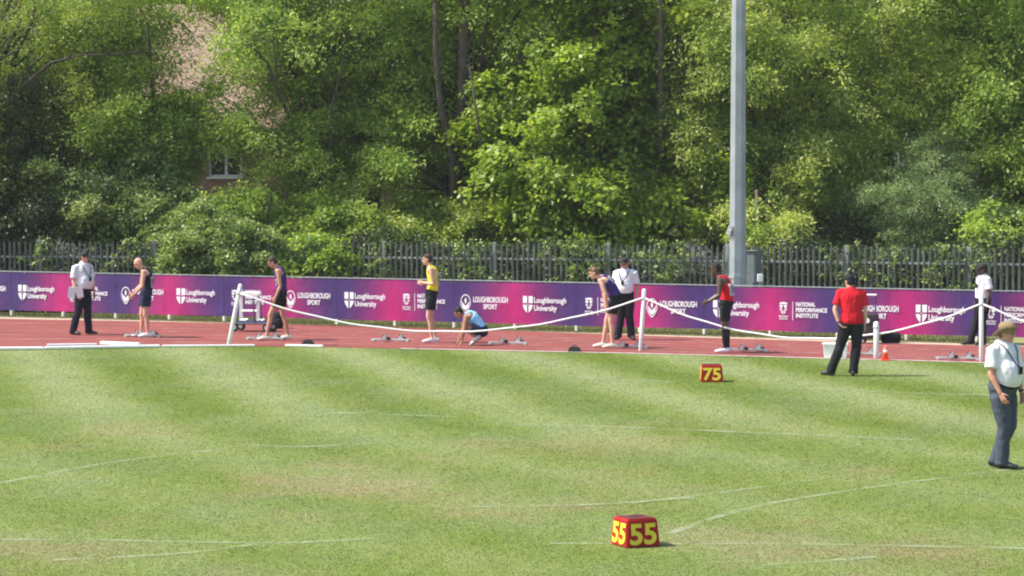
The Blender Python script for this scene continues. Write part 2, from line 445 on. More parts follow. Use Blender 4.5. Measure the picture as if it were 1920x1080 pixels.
# ---------------------------------------------------------------- ground, track
sheet('ground', [(-400, -60), (400, -60), (400, 700), (-400, 700)], M['grass'], 0)
near_px = [(-260, 658), (0, 655), (300, 650), (533, 650), (750, 654), (1000, 659), (1250, 664.5), (1500, 671), (1760, 678), (1940, 684.5), (2250, 700)]
far_px = [(-260, 592), (0, 598), (320, 604), (720, 613), (1000, 622), (1250, 631), (1500, 639), (1700, 645), (1920, 651), (2250, 661)]
near_ln = curve_pts([G(*p) for p in near_px], 8); far_ln = curve_pts([G(*p) for p in far_px], 8)
bm = bmesh.new()
assert len(near_ln) >= 2
def resample(L, n):
    ds = [0]
    for a, b in zip(L, L[1:]): ds.append(ds[-1] + (b - a).length)
    out = []
    for k in range(n):
        t = ds[-1] * k / (n - 1); i = max(0, min(len(L) - 2, next((j for j in range(len(ds) - 1) if ds[j + 1] >= t), len(L) - 2)))
        f = (t - ds[i]) / max(1e-9, ds[i + 1] - ds[i]); out.append(L[i].lerp(L[i + 1], f))
    return out
NR, FR = resample(near_ln, 60), resample(far_ln, 60)
va = [bm.verts.new((p.x, p.y, .004)) for p in NR]; vb = [bm.verts.new((p.x, p.y, .004)) for p in FR]
for i in range(59): bm.faces.new((va[i], va[i + 1], vb[i + 1], vb[i]))
tag(bmo('running_track', bm, M['track']), kind='structure')
for k in range(1, 7):
    f = k / 7.2
    strip('lane_line', [a.lerp(b, f) for a, b in zip(NR, FR)], .06, M['laneline'], .008)
strip('track_edge_line', curve_pts([G(*p) for p in near_px[4:]], 10), .09, M['line'], .010)
strip('concrete_edging', [p + Vector((-.06, .32, 0)) for p in FR], .62, M['kerb_edge'], .006)

# hoarding line
P0 = G(22, 593); P1 = G(1699, 640)
HD = (P1 - P0).normalized(); HA = math.atan2(HD.y, HD.x); HN = Vector((-HD.y, HD.x, 0))
BAY = (P1 - P0).length / 15
# rough grass between track and fence, woodland floor behind
a, b = P0 - HD * 14, P1 + HD * 16
sheet('grass_verge', [a - HN * .35, b - HN * .35, b + HN * 9, a + HN * 9], M['verge'], .003)
sheet('woodland_floor', [a + HN * 3.0 + HD * -30, b + HN * 5 + HD * 30, b + HN * 120 + HD * 60, a + HN * 120 - HD * 60], M['soil'], .012)

# faded lines on the infield
for k, L in enumerate([[(-40, 915), (60, 895), (220, 866), (420, 842)], [(450, 834), (560, 838), (705, 832)], [(-60, 1012), (200, 1014), (520, 1019), (700, 1010)],
          [(1030, 1020), (1300, 1021), (1480, 1021), (1960, 1030)], [(1255, 1002), (1330, 975), (1440, 946), (1640, 914), (1960, 872)],
          [(1180, 945), (1350, 925), (1545, 898)], [(960, 798), (1100, 800), (1270, 806), (1400, 812), (1720, 826)], [(1080, 709), (1260, 717)],
          [(100, 1052), (330, 1040), (480, 1022)], [(1430, 1062), (1570, 1052), (1640, 1046)], [(880, 952), (1100, 948), (1300, 935)],
          [(700, 700), (780, 701)], [(620, 775), (760, 780), (860, 783)], [(1500, 728), (1700, 738), (1860, 742)]]):
    strip('faded_line', curve_pts([G(*p) for p in L], 10), .11 if L[0][1] > 850 else .17, M['fadeline'], .006 + .0006 * k)

# ---------------------------------------------------------------- grass blades (stuff)
def grass_blades():
    rng = np.random.default_rng(3)
    n = 420000
    # density falls off with distance
    u = rng.random(n); d0, d1 = 21.5, 52.5
    Y = d0 * (d1 / d0) ** u
    X = (rng.random(n) - .5) * Y * .425
    nx = np.array([p.x for p in NR]); ny = np.array([p.y for p in NR])
    lim = np.interp(X, nx, ny); ok = Y < lim - .06
    X, Y = X[ok], Y[ok]; n = len(X)
    hgt = rng.uniform(.004, .010, n); big = rng.random(n) < .02; hgt[big] *= 1.6
    wid = rng.uniform(.004, .008, n) * (1 + (Y - 22) / 30); an = rng.random(n) * 6.283
    le = rng.normal(0, .008, (n, 2))
    co_ = np.zeros((n, 3, 3))
    co_[:, 0, 0] = X - np.cos(an) * wid; co_[:, 0, 1] = Y - np.sin(an) * wid
    co_[:, 1, 0] = X + np.cos(an) * wid; co_[:, 1, 1] = Y + np.sin(an) * wid
    co_[:, 2, 0] = X + le[:, 0]; co_[:, 2, 1] = Y + le[:, 1]; co_[:, 2, 2] = hgt
    me = bpy.data.meshes.new('grass_blades')
    me.vertices.add(n * 3); me.vertices.foreach_set('co', co_.ravel())
    me.loops.add(n * 3); me.loops.foreach_set('vertex_index', np.arange(n * 3))
    me.polygons.add(n); me.polygons.foreach_set('loop_start', np.arange(n) * 3); me.polygons.foreach_set('loop_total', np.full(n, 3))
    at_ = me.attributes.new('v', 'FLOAT', 'FACE'); v = rng.random(n) * .94; v[rng.random(n) < .006] = 1.0
    at_.data.foreach_set('value', v)
    me.update(); me.validate()
    tag(link('grass', me, M['blade']), 'short mown green grass blades covering the infield', 'grass', kind='stuff')
grass_blades()

# ---------------------------------------------------------------- foliage
def leaf_mesh(name, C, Nn, D, L, Wd, v):
    """C leaf bases, Nn normals, D directions"""
    n = len(C)
    D = D - Nn * (D * Nn).sum(1, keepdims=True); D /= np.linalg.norm(D, axis=1, keepdims=True) + 1e-9
    T = np.cross(Nn, D)
    L = L[:, None]; Wd = Wd[:, None]
    q = np.empty((n, 4, 3))
    q[:, 0] = C; q[:, 1] = C + D * L * .45 + T * Wd * .5 - Nn * Wd * .12; q[:, 2] = C + D * L - Nn * L * .12; q[:, 3] = C + D * L * .45 - T * Wd * .5 - Nn * Wd * .12
    me = bpy.data.meshes.new(name)
    me.vertices.add(n * 4); me.vertices.foreach_set('co', q.ravel())
    me.loops.add(n * 4); me.loops.foreach_set('vertex_index', np.arange(n * 4))
    me.polygons.add(n); me.polygons.foreach_set('loop_start', np.arange(n) * 4); me.polygons.foreach_set('loop_total', np.full(n, 4))
    a_ = me.attributes.new('v', 'FLOAT', 'FACE'); a_.data.foreach_set('value', np.clip(v, 0, 1))
    me.update(); return me
def unit(a): return a / (np.linalg.norm(a, axis=-1, keepdims=True) + 1e-9)

def sprays(rng, blobs, n, shell=.55, gap=.0):
    """spray centres gathered into boughs on lumpy ellipsoids; returns centre, outward direction, tone"""
    def pick(m, sh):
        vol = np.array([b[1][0] * b[1][1] * b[1][2] for b in blobs]) ** .75; pr = vol / vol.sum()
        k = rng.choice(len(blobs), m, p=pr)
        dirs = unit(rng.normal(size=(m, 3)))
        r = rng.random(m) ** (1 / 3.0); r = np.where(rng.random(m) < sh, .70 + .42 * rng.random(m), r)
        cen = np.array([b[0] for b in blobs])[k]; rad = np.array([b[1] for b in blobs])[k]
        lump = 1 + .22 * np.sin(dirs[:, 0] * 5 + k) * np.cos(dirs[:, 2] * 6 + 2 * k) + .12 * np.sin(dirs[:, 1] * 11 + dirs[:, 2] * 9 + k)
        return cen + dirs * rad * (r * lump)[:, None], dirs, rad
    nb = max(8, int(n / (13 + 8 * (1 - gap))))
    B, BD, BR = pick(nb, shell + .1)
    bt = rng.normal(0, 1, nb)
    m1 = int(n * .78); k = rng.choice(nb, m1, p=(lambda w: w / w.sum())(rng.uniform(.3, 1.7, nb)))
    ax = unit(BD * np.array([1, 1, .35]) + rng.normal(0, .35, (nb, 3)))      # bough axis
    sg = np.clip(BR.mean(1) * .24, .16, .50)
    t = rng.random(m1) - .35
    P1_ = B[k] + ax[k] * (t * sg[k] * 3.2)[:, None] + rng.normal(0, 1, (m1, 3)) * (sg[k] * .62)[:, None] * np.array([1, 1, .55])
    P1_[:, 2] -= (np.maximum(t, 0) ** 2) * sg[k] * 1.6
    P2_, D2, _ = pick(n - m1, shell * .5)
    P = np.concatenate([P1_, P2_]); D = np.concatenate([unit(BD[k] + rng.normal(0, .3, (m1, 3))), D2]); T = np.concatenate([bt[k] * .8, rng.normal(0, .6, n - m1) - .4])
    w = .35
    P = P + w * np.stack([np.sin(P[:, 2] * 1.3 + P[:, 1]), np.sin(P[:, 0] * 1.1), .6 * np.sin(P[:, 0] * 1.5 + P[:, 1] * .7)], 1)
    sprays.tone = T
    return P, D
def foliage(name, rng, P, dirs, per, size, thick, leaf, aspect, hang=0.0, tilt=.45, tone=None):
    n = len(P); m = n * per
    idx = np.repeat(np.arange(n), per)
    out = dirs.copy(); out[:, 2] *= .4; out = unit(out + rng.normal(0, .3, (n, 3)))
    nrm = unit(np.array([0, 0, 1.0]) + dirs * .55 + rng.normal(0, .28, (n, 3)))
    t = unit(np.cross(nrm, out)); o2 = np.cross(t, nrm)
    sz = size * rng.uniform(.6, 1.35, n)
    a = rng.normal(size=(m, 3))
    a = unit(a) * (rng.random(m) ** .45)[:, None]
    loc = (o2[idx] * (a[:, :1] * 1.25) + t[idx] * (a[:, 1:2] * .85)) * sz[idx][:, None] + nrm[idx] * (a[:, 2:3] * thick * sz[idx][:, None])
    rr = (a[:, 0] ** 2 + a[:, 1] ** 2)
    loc[:, 2] -= rr * sz[idx] * (.28 + hang)
    C = P[idx] + loc
    Nn = unit(nrm[idx] * (1 - tilt * .4) + rng.normal(0, tilt, (m, 3)))
    D = unit(loc * np.array([1, 1, .5]) / (np.linalg.norm(loc, axis=1, keepdims=True) + 1e-6) + rng.normal(0, .5, (m, 3)) + np.array([0, 0, -.35 - hang]))
    L = leaf * rng.uniform(.65, 1.35, m); Wd = L * aspect
    v = .5 + (rng.random(n)[idx] - .5) * .55 + (rng.random(m) - .5) * .6
    if tone is not None: v = v + tone[idx] * .10
    v[rng.random(m) < .03] = .97
    return leaf_mesh(name, C, Nn, D, L, Wd, v)

def limbs(bm, rng, base, P, r0, nlimb, top, spread=1.0, fork=.35):
    """tapered trunk with curving limbs reaching into the crown"""
    base = Vector(base); top = Vector(top)
    H = top.z - base.z
    pts = []; k = 7
    ph = rng.random() * 6
    for i in range(k + 1):
        t = i / k; pts.append(base.lerp(top, t) + Vector((math.sin(t * 4 + ph), math.cos(t * 3.3 + ph), 0)) * .13 * H * .12)
    rad = [r0 * (1.25 if i == 0 else 1) * (1 - .82 * i / k) + .015 for i in range(k + 1)]
    loft(bm, pts, rad, 10)
    if nlimb == 0 or len(P) == 0: return
    ch = rng.choice(len(P), min(nlimb, len(P)), replace=False)
    for c in ch:
        q = Vector(P[c])
        if q.z < base.z + .12 * H: continue
        t = min(.92, max(fork * .6, (q.z - base.z) / H * .6 - .04)); i = t * k; a = pts[int(i)].lerp(pts[min(k, int(i) + 1)], i - int(i))
        ra = (r0 * (1 - .82 * t)) * rng.uniform(.22, .5)
        d = q - a
        m1 = a + d * .33 + Vector((0, 0, d.length * .08)) + Vector(rng.normal(0, .06 * d.length, 3)); m2 = a + d * .68 + Vector((0, 0, d.length * .07)) + Vector(rng.normal(0, .05 * d.length, 3))
        loft(bm, [a, m1, m2, q], [ra, ra * .7, ra * .45, .012], 6)
        for j in range(3):
            f = rng.uniform(.3, .9); s = a.lerp(m1, f * 2) if f < .5 else m1.lerp(m2, (f - .5) * 2)
            e = s + Vector(rng.normal(0, .5, 3)) + d * .28
            loft(bm, [s, s.lerp(e, .5) + Vector((0, 0, .06)), e], [ra * .4, ra * .25, .008], 5)

DENS = 1.9
def tree(name, label, cat, group, base, blobs, top, r0, nspray, per, leaf, aspect, mat, bark, seed, size=.42, thick=.4, hang=0.0,
         nlimb=26, gap=.3, shell=.55, tilt=.45, stems=1, branches=()):
    rng = np.random.default_rng(seed)
    base = Vector(base)
    root = empty(name, base, label=label, cat=cat, group=group)
    lb = [(np.array(c) - np.array(base), np.array(r)) for c, r in blobs]
    P, D = sprays(rng, lb, int(nspray * DENS), shell, gap)
    ok = P[:, 2] > .05; P, D, T = P[ok], D[ok], sprays.tone[ok]
    me = foliage('crown', rng, P, D, per, size, thick, leaf, aspect, hang, tilt, tone=T)
    link('crown', me, mat, root)
    bm = bmesh.new()
    tp = Vector(top) - base
    for s in range(stems):
        off = Vector((rng.normal(0, .25), rng.normal(0, .15), 0)) if stems > 1 else Vector()
        t2 = tp + (Vector((rng.normal(0, .8), rng.normal(0, .5), 0)) if stems > 1 else Vector())
        limbs(bm, rng, off, P, r0 * (1 if s == 0 else .7), nlimb // stems, t2)
    for line, r1, r2 in branches:
        q = [at(*p) - base for p in line]
        loft(bm, q, [r1 + (r2 - r1) * i / (len(q) - 1) for i in range(len(q))], 7)
        for i in range(1, len(q)):
            for _ in range(3):
                a_ = q[i - 1].lerp(q[i], rng.random()); e_ = a_ + (q[i] - q[i - 1]) * .5 + Vector((rng.normal(0, .3), rng.normal(0, .25), rng.normal(.1, .3)))
                loft(bm, [a_, a_.lerp(e_, .5) + Vector((0, 0, .05)), e_], [r1 * .3, r1 * .18, .006], 5)
    bmo('trunk', bm, bark, root, smooth=True)
    return root

def X_(px, Y): return (px - 960) / F * Y
def blob(px, py, Y, rx, ry, rz):
    p = at(px, py, Y); return ((p.x, Y, p.z), (rx, ry, rz))
def gp(px, Y): return (X_(px, Y), Y, 0)

tr = 'trees behind the palisade fence'
# far left, dull feathery ash over a dark evergreen
tree('ash_tree', 'tall dull green tree at far left with a long bare diagonal branch', 'tree', tr, gp(-60, 68.5),
     [blob(40, 60, 68, 3.0, 3, 2.6), blob(230, 110, 69, 2.2, 2.6, 2.4), blob(120, -90, 69, 3.8, 3.5, 2.4), blob(-150, 120, 68, 3, 3, 3.5), blob(240, 270, 68, 1.6, 1.6, 1.3), blob(285, 190, 69, 1.0, 1.6, 1.4), blob(130, 220, 68.5, 2.0, 2, 1.6), blob(310, 300, 68.5, 1.0, 1.2, .8)],
     (X_(-20, 69), 69, 12), .3, 2300, 36, .082, .34, M['leafL'], M['barkdark'], 11, hang=.1, gap=.35, nlimb=34,
     branches=[([(-20, 230, 66.4), (45, 160, 66.0), (95, 118, 65.8), (150, 104, 65.7), (215, 102, 65.7), (285, 98, 66.0)], .06, .015), ([(20, 120, 67), (60, 40, 67), (75, -40, 67)], .06, .04)])
tree('evergreen_tree', 'very dark evergreen holly tree at the far left edge above the fence', 'tree', tr, gp(20, 66.5),
     [blob(10, 260, 66.8, 1.7, 1.5, 1.5), blob(70, 350, 66.5, 1.8, 1.4, 1.4), blob(-60, 380, 66.4, 1.6, 1.4, 1.6), blob(30, 190, 67, 1.1, 1.1, .9), blob(150, 420, 66.2, 1.1, 1.0, .8), blob(0, 430, 66.2, 1.2, 1, .8)],
     (X_(20, 66.8), 66.8, 6), .16, 1100, 44, .085, .5, M['leafD'], M['barkdark'], 12, size=.35, gap=.1, nlimb=16)
tree('alder_tree', 'pale green open tree in front of the tan house roof', 'tree', tr, gp(575, 69),
     [blob(520, 60, 68.6, 1.7, 2.2, 1.5), blob(640, 30, 69, 1.9, 2.3, 1.8), blob(470, 190, 68, 1.3, 1.5, 1.0), blob(400, 235, 67.8, .8, 1.0, .7), blob(560, -90, 69.5, 2.6, 2.6, 1.6),
      blob(620, 340, 67.6, 1.5, 1.5, .8), blob(520, 390, 67.2, 1.2, 1.2, .6), blob(385, 185, 68, .6, .7, .4), blob(475, 120, 68, .75, .8, .7), blob(495, 205, 68.2, .9, .8, .55), blob(440, 205, 67.8, .6, .6, .4), blob(720, 240, 68, 1.2, 1.4, .9), blob(470, 0, 68.5, 1.2, 1.4, 1.0), blob(600, 180, 68.8, 1.5, 1.6, 1.1), blob(560, 290, 68, 1.2, 1.2, .6), blob(700, 120, 69, 1.4, 1.6, 1.2), blob(640, 270, 68, 1.2, 1.4, .7)],
     (X_(600, 69), 69, 11), .17, 1150, 36, .10, .5, M['leafM'], M['bark'], 13, size=.42, hang=.05, gap=.5, nlimb=40, stems=3,
     branches=[([(530, 190, 66.6), (500, 115, 66.2), (470, 85, 66.0), (430, 55, 66.0), (405, 30, 66)], .045, .012), ([(520, 150, 66.4), (515, 90, 66), (500, 60, 66)], .03, .01), ([(620, 300, 67.6), (617, 220, 67.5), (640, 130, 67.6), (650, 60, 67.8)], .05, .02)])
tree('robinia_tree', 'feathery mid green tree right of the pale open one, in front of the house', 'tree', tr, gp(690, 70.5),
     [blob(660, 110, 70, 1.6, 1.6, 1.4), blob(560, 150, 70.5, 1.6, 1.6, 1.3), blob(720, -20, 70.5, 2.2, 2, 1.6), blob(530, 80, 70.5, 1.1, 1.4, 1.0), blob(690, 250, 70, 1.5, 1.4, 1.0), blob(560, 260, 70, 1.4, 1.2, .7), blob(560, 10, 70.5, 1.8, 1.6, 1.2)],
     (X_(690, 70.5), 70.5, 11), .2, 1600, 40, .085, .34, M['leafL'], M['bark'], 61, size=.42, hang=.08, gap=.35, nlimb=26)
tree('hazel_tree', 'small green tree between the dark evergreen and the house window', 'tree', tr, gp(290, 67.6),
     [blob(270, 230, 67.6, 1.3, 1.2, 1.0), blob(330, 300, 67.4, .8, .9, .7), blob(230, 320, 67.4, 1.2, 1.1, .8), blob(210, 60, 69.6, 1.5, 1.4, 1.3), blob(345, 245, 67.6, .6, .6, .6), blob(420, 285, 66.8, .6, .4, .22)],
     (X_(280, 67.6), 67.6, 7.5), .12, 900, 36, .105, .55, M['leafM'], M['barkdark'], 62, size=.4, hang=.06, gap=.3, nlimb=20)
tree('twin_stemmed_tree', 'tall tree with bare dark trunks left of the bright maple', 'tree', tr, gp(845, 69.5),
     [blob(800, 30, 70.5, 2.3, 2.2, 1.8), blob(960, 60, 70, 1.8, 2.2, 2.2), blob(760, 210, 69, 1.1, 1.5, .8), blob(900, -90, 70, 3.2, 3, 1.8), blob(700, 330, 68, 1.0, 1.3, .8), blob(820, 270, 68.5, .9, 1.2, .5),
      blob(790, 400, 67.8, 1.6, 1.4, .7), blob(940, 190, 69, 1.1, 1.5, .8), blob(860, 150, 71, 1.4, 1.2, 1.4), blob(880, 330, 69, 1.3, 1.3, 1.0), blob(740, 110, 70.5, 1.5, 1.5, 1.2)],
     (X_(850, 69.5), 69.5, 12), .34, 1500, 36, .105, .48, M['leafM'], M['bark'], 14, size=.45, gap=.42, nlimb=40, stems=2,
     branches=[([(848, 480, 67.6), (850, 300, 67.6), (826, 200, 67.5), (817, 100, 67.4), (815, -60, 67.5)], .11, .06), ([(850, 330, 68.2), (866, 220, 68.1), (868, 110, 68.1), (872, -60, 68.2)], .17, .12), ([(905, 300, 66.4), (892, 200, 66.4), (880, 120, 66.6)], .04, .02)])
tree('maple_tree', 'bright yellow green maple in the middle behind the fence', 'tree', tr, gp(1110, 68),
     [blob(1120, 150, 67.6, 1.7, 1.9, 1.5), blob(1180, 40, 68, 1.5, 1.8, 1.4), blob(980, 300, 66.8, 1.35, 1.5, .85), blob(1080, 360, 66.6, 1.6, 1.5, .9), blob(1200, 280, 67.4, 1.5, 1.6, 1.4),
      blob(960, 180, 68, .9, 1.3, .8), blob(1040, 420, 66.3, 1.3, 1.1, .45), blob(1100, -80, 68.4, 2.0, 2, 1.2), blob(1230, 440, 66.0, 1.1, 1, .5), blob(1240, 478, 61.2, .55, .35, .28), blob(1150, 455, 64.5, .6, .5, .25)],
     (X_(1120, 68), 68, 10), .22, 1500, 34, .140, .72, M['leafY'], M['barkdark'], 15, size=.42, hang=.08, gap=.4, nlimb=26, tilt=.4)
tree('broad_tree', 'broad leafy green tree directly behind the floodlight mast', 'tree', tr, gp(1450, 69),
     [blob(1450, 120, 68.4, 2.6, 2.4, 1.8), blob(1330, 260, 67.5, 1.5, 1.6, 1.2), blob(1560, 220, 67.8, 2.0, 2, 1.5), blob(1480, 350, 67.0, 1.8, 1.6, .9), blob(1620, 60, 68.6, 2.4, 2.3, 1.8),
      blob(1460, 430, 66.4, 1.3, 1.0, .45), blob(1340, 60, 69, 1.5, 2, 1.8), blob(1600, 360, 67.2, 1.4, 1.4, .9), blob(1500, -90, 69, 3.6, 3, 1.5), blob(1290, 400, 66.8, 1.2, 1.2, .7), blob(1450, 440, 62.5, .8, .8, .3), blob(1420, 410, 63.5, .8, .8, .4)],
     (X_(1470, 69), 69, 12), .28, 2500, 38, .105, .42, M['leafB'], M['bark'], 16, size=.42, hang=.05, gap=.32, nlimb=30,
     branches=[([(1240, 300, 67), (1238, 120, 66.6), (1240, 40, 66.6), (1232, -60, 66.8)], .10, .06), ([(1290, 160, 66.8), (1275, 80, 66.8), (1262, 0, 66.8)], .04, .02)])
tree('willow_shrub', 'grey green willow shrub low against the trees at right', 'shrub', 'shrubs along the fence', gp(1740, 66),
     [blob(1735, 350, 65.9, 1.3, 1.1, .8), blob(1650, 370, 66.2, .8, .9, .45), blob(1800, 410, 65.7, .8, .9, .7), blob(1690, 420, 65.6, .8, .8, .6), blob(1770, 290, 66.1, .6, .7, .5)],
     (X_(1740, 66), 66, 4.2), .07, 620, 60, .085, .22, M['leafW'], M['bark'], 17, size=.3, gap=.6, nlimb=26, stems=3, tilt=.7)
tree('lime_tree', 'yellow green tree at the right edge of the photo', 'tree', tr, gp(1960, 68.5),
     [blob(1850, 200, 67.6, 1.5, 1.8, 1.3), blob(1880, 330, 67.0, 1.3, 1.4, 1.0), blob(1800, 70, 68.2, 1.4, 1.9, 1.5), blob(1950, 80, 68.5, 2.3, 2.2, 2.2), blob(1900, 420, 66.3, 1.1, 1.1, .7),
      blob(1850, 440, 61.5, .6, .8, .4), blob(1900, 400, 63, .7, .8, .6), blob(2050, 280, 68, 2.0, 2, 2.2), blob(1900, -90, 68.6, 2.7, 2.6, 1.5)],
     (X_(1950, 68.5), 68.5, 12), .26, 1800, 38, .11, .55, M['leafM'], M['bark'], 18, size=.42, hang=.1, gap=.35, nlimb=24)
sh = 'shrubs along the fence'
tree('leafy_bush', 'rounded green bush behind the fence left of the ivy', 'bush', sh, gp(235, 66.6),
     [blob(215, 395, 66.0, 1.2, 1.1, .85), blob(310, 400, 65.9, 1.1, 1.0, .7), blob(160, 340, 66.4, .9, 1.0, .6), blob(300, 330, 66.6, .9, .9, .6), blob(240, 455, 65.7, 1.0, .8, .4)],
     (X_(235, 66.4), 66.4, 3), .07, 700, 44, .095, .6, M['leafI'], M['barkdark'], 21, size=.32, gap=.35, nlimb=10)
tree('young_sycamore', 'fresh green young sycamore below the house window', 'tree', sh, gp(500, 66.4),
     [blob(450, 380, 66.2, 1.1, 1.0, .55), blob(560, 420, 66.0, 1.2, 1.0, .6), blob(640, 420, 66.0, 1.1, .9, .6), blob(500, 440, 65.8, 1.0, .8, .5), blob(700, 440, 65.8, .9, .8, .4), blob(575, 470, 63.2, .8, .5, .35), blob(640, 500, 62.9, .4, .25, .35)],
     (X_(520, 66.2), 66.2, 3), .06, 560, 42, .105, .65, M['leafM'], M['barkdark'], 22, size=.34, gap=.2, nlimb=10, stems=2)
tree('dark_shrub', 'dark shaded shrub beneath the twin stemmed tree', 'shrub', sh, gp(860, 67),
     [blob(760, 430, 66.6, 1.3, .9, .55), blob(880, 420, 66.6, 1.2, .9, .6), blob(960, 440, 66.2, 1.0, .8, .4), blob(880, 500, 66, 1.6, .7, .5), blob(1080, 490, 65.6, 1.5, .6, .6)],
     (X_(870, 67), 67, 3), .06, 620, 40, .10, .6, M['leafL'], M['barkdark'], 23, size=.34, gap=.15, nlimb=8)
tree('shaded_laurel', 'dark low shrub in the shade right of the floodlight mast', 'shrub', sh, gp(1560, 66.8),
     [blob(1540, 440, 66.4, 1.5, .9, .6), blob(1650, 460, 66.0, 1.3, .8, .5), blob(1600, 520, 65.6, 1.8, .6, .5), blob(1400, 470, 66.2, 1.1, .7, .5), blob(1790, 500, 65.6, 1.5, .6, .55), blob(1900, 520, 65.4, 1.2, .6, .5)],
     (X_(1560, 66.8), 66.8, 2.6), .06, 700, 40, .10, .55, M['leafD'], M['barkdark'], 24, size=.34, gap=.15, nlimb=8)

# wall of taller trees further back
bk = 'trees further back'
labs = ['far tree rising behind the dark evergreen at far left', 'far tree behind the left end of the house roof', 'far tree between the house and the twin trunks',
        'far tree behind the bright maple', 'far tree behind the floodlight mast and broad tree', 'far tree behind the willow shrub', 'far tree behind the right edge tree', 'tallest far tree rising over the ridge of the house roof', 'very distant tree between the twin trunks and the maple', 'very distant tree seen above the broad tree right of the mast', 'very distant tree above the willow shrub']
for i, (px, Y, h) in enumerate([(20, 79, 15), (330, 98, 20), (800, 82, 16), (1080, 80, 15), (1390, 80, 16), (1660, 79, 15), (1960, 80, 16), (450, 100, 21), (1000, 99, 20), (1560, 98, 20), (1840, 98, 20)]):
    x = X_(px, Y); r = 3.6
    tree('woodland_tree', labs[i], 'tree', bk, (x, Y, 0),
         [((x, Y, h * .62), (r, r * .8, h * .3)), ((x - 1.9, Y - .6, h * .42), (2.3, 2, 2.2)), ((x + 1.9, Y - .4, h * .40), (2.3, 2, 2.2)), ((x, Y - 1.4, h * .24), (3, 1.8, 2.2)), ((x + .5, Y, h * .8), (2.6, 2.4, 2.6)), ((x - 1, Y - 1.5, 2.0), (3.2, 1.5, 1.6))],
         (x, Y, h * .85), .26, 1500, 28, .15, .6, M['leafK'], M['barkdark'], 40 + i, size=.55, gap=.12, nlimb=22)

# ---------------------------------------------------------------- house behind the trees
HY = 86.0
hp = (X_(350, HY), HY, 0)
house = empty('brick_house', hp, R(-4), label='brick house with tan tiled roof seen through the trees at left', cat='house')
bm = bmesh.new()
HL, HW, HH = 11.0, 7.0, 4.9
wx, wz = 1.32, 3.80                            # window centre in house coordinates
# front wall with a real opening
x0, x1 = -2.5, HL - 2.5
def wall_box(a, b, c, d): box(bm, ((a + b) / 2, .15, (c + d) / 2), (b - a, .3, d - c))
ww, wh = 1.15, 1.0
wall_box(x0, wx - ww / 2, 0, HH); wall_box(wx + ww / 2, x1, 0, HH); wall_box(wx - ww / 2, wx + ww / 2, 0, wz - wh / 2); wall_box(wx - ww / 2, wx + ww / 2, wz + wh / 2, HH)
box(bm, ((x0 + x1) / 2, HW - .15, HH / 2), (HL, .3, HH)); box(bm, (x0 + .15, HW / 2, HH / 2), (.3, HW - .6, HH)); box(bm, (x1 - .15, HW / 2, HH / 2), (.3, HW - .6, HH))
wall = bmo('wall', bm, M['brick'], house)
bm = bmesh.new()
rz = 9.3
pr_ = [(-.45, HH + .0), (HW / 2, rz), (HW + .45, HH + .0), (HW + .45, HH - .15), (HW / 2, rz - .25), (-.45, HH - .15)]
va = [bm.verts.new((x0 - .4, y, z)) for y, z in pr_]; vb = [bm.verts.new((x1 + .4, y, z)) for y, z in pr_]
for i in range(6): bm.faces.new((va[i], va[(i + 1) % 6], vb[(i + 1) % 6], vb[i]))
bm.faces.new((va[0], va[5], va[4], va[1])); bm.faces.new((va[1], va[4], va[3], va[2])); bm.faces.new((vb[1], vb[4], vb[5], vb[0])); bm.faces.new((vb[2], vb[3], vb[4], vb[1]))
roof = bmo('roof', bm, M['tiles'], house)
bm = bmesh.new()
va = [bm.verts.new((x0 + .02, y, z)) for y, z in ((0.3, HH), (HW - .3, HH), (HW / 2, rz - .4))]; bm.faces.new(va)
bmo('gable_wall', bm, M['brick'], house); bm = bmesh.new()
vb = [bm.verts.new((x1 - .02, y, z)) for y, z in ((0.3, HH), (HW - .3, HH), (HW / 2, rz - .4))]; bm.faces.new(vb)
bmo('gable_wall', bm, M['brick'], house)
bm = bmesh.new()
for x in (wx - ww / 2 + .04, wx + .02, wx + ww / 2 - .04): box(bm, (x, .10, wz), (.09, .08, wh - .004))
for z in (wz - wh / 2 + .04, wz + wh / 2 - .04): box(bm, (wx, .098, z), (ww - .01, .085, .08))
win = bmo('window', bm, M['white'], house)
bm = bmesh.new(); box(bm, (wx, .14, wz), (ww - .1, .02, wh - .1)); bmo('pane', bm, M['glass'], win)
bm = bmesh.new(); box(bm, (wx, -.05, wz - wh / 2 - .03), (ww + .1, .14, .05)); bmo('sill', bm, M['white'], win)
bm = bmesh.new(); box(bm, ((x0 + x1) / 2, -.50, HH - .08), (HL + .8, .1, .12), bev=.02); bmo('gutter', bm, M['black'], house)

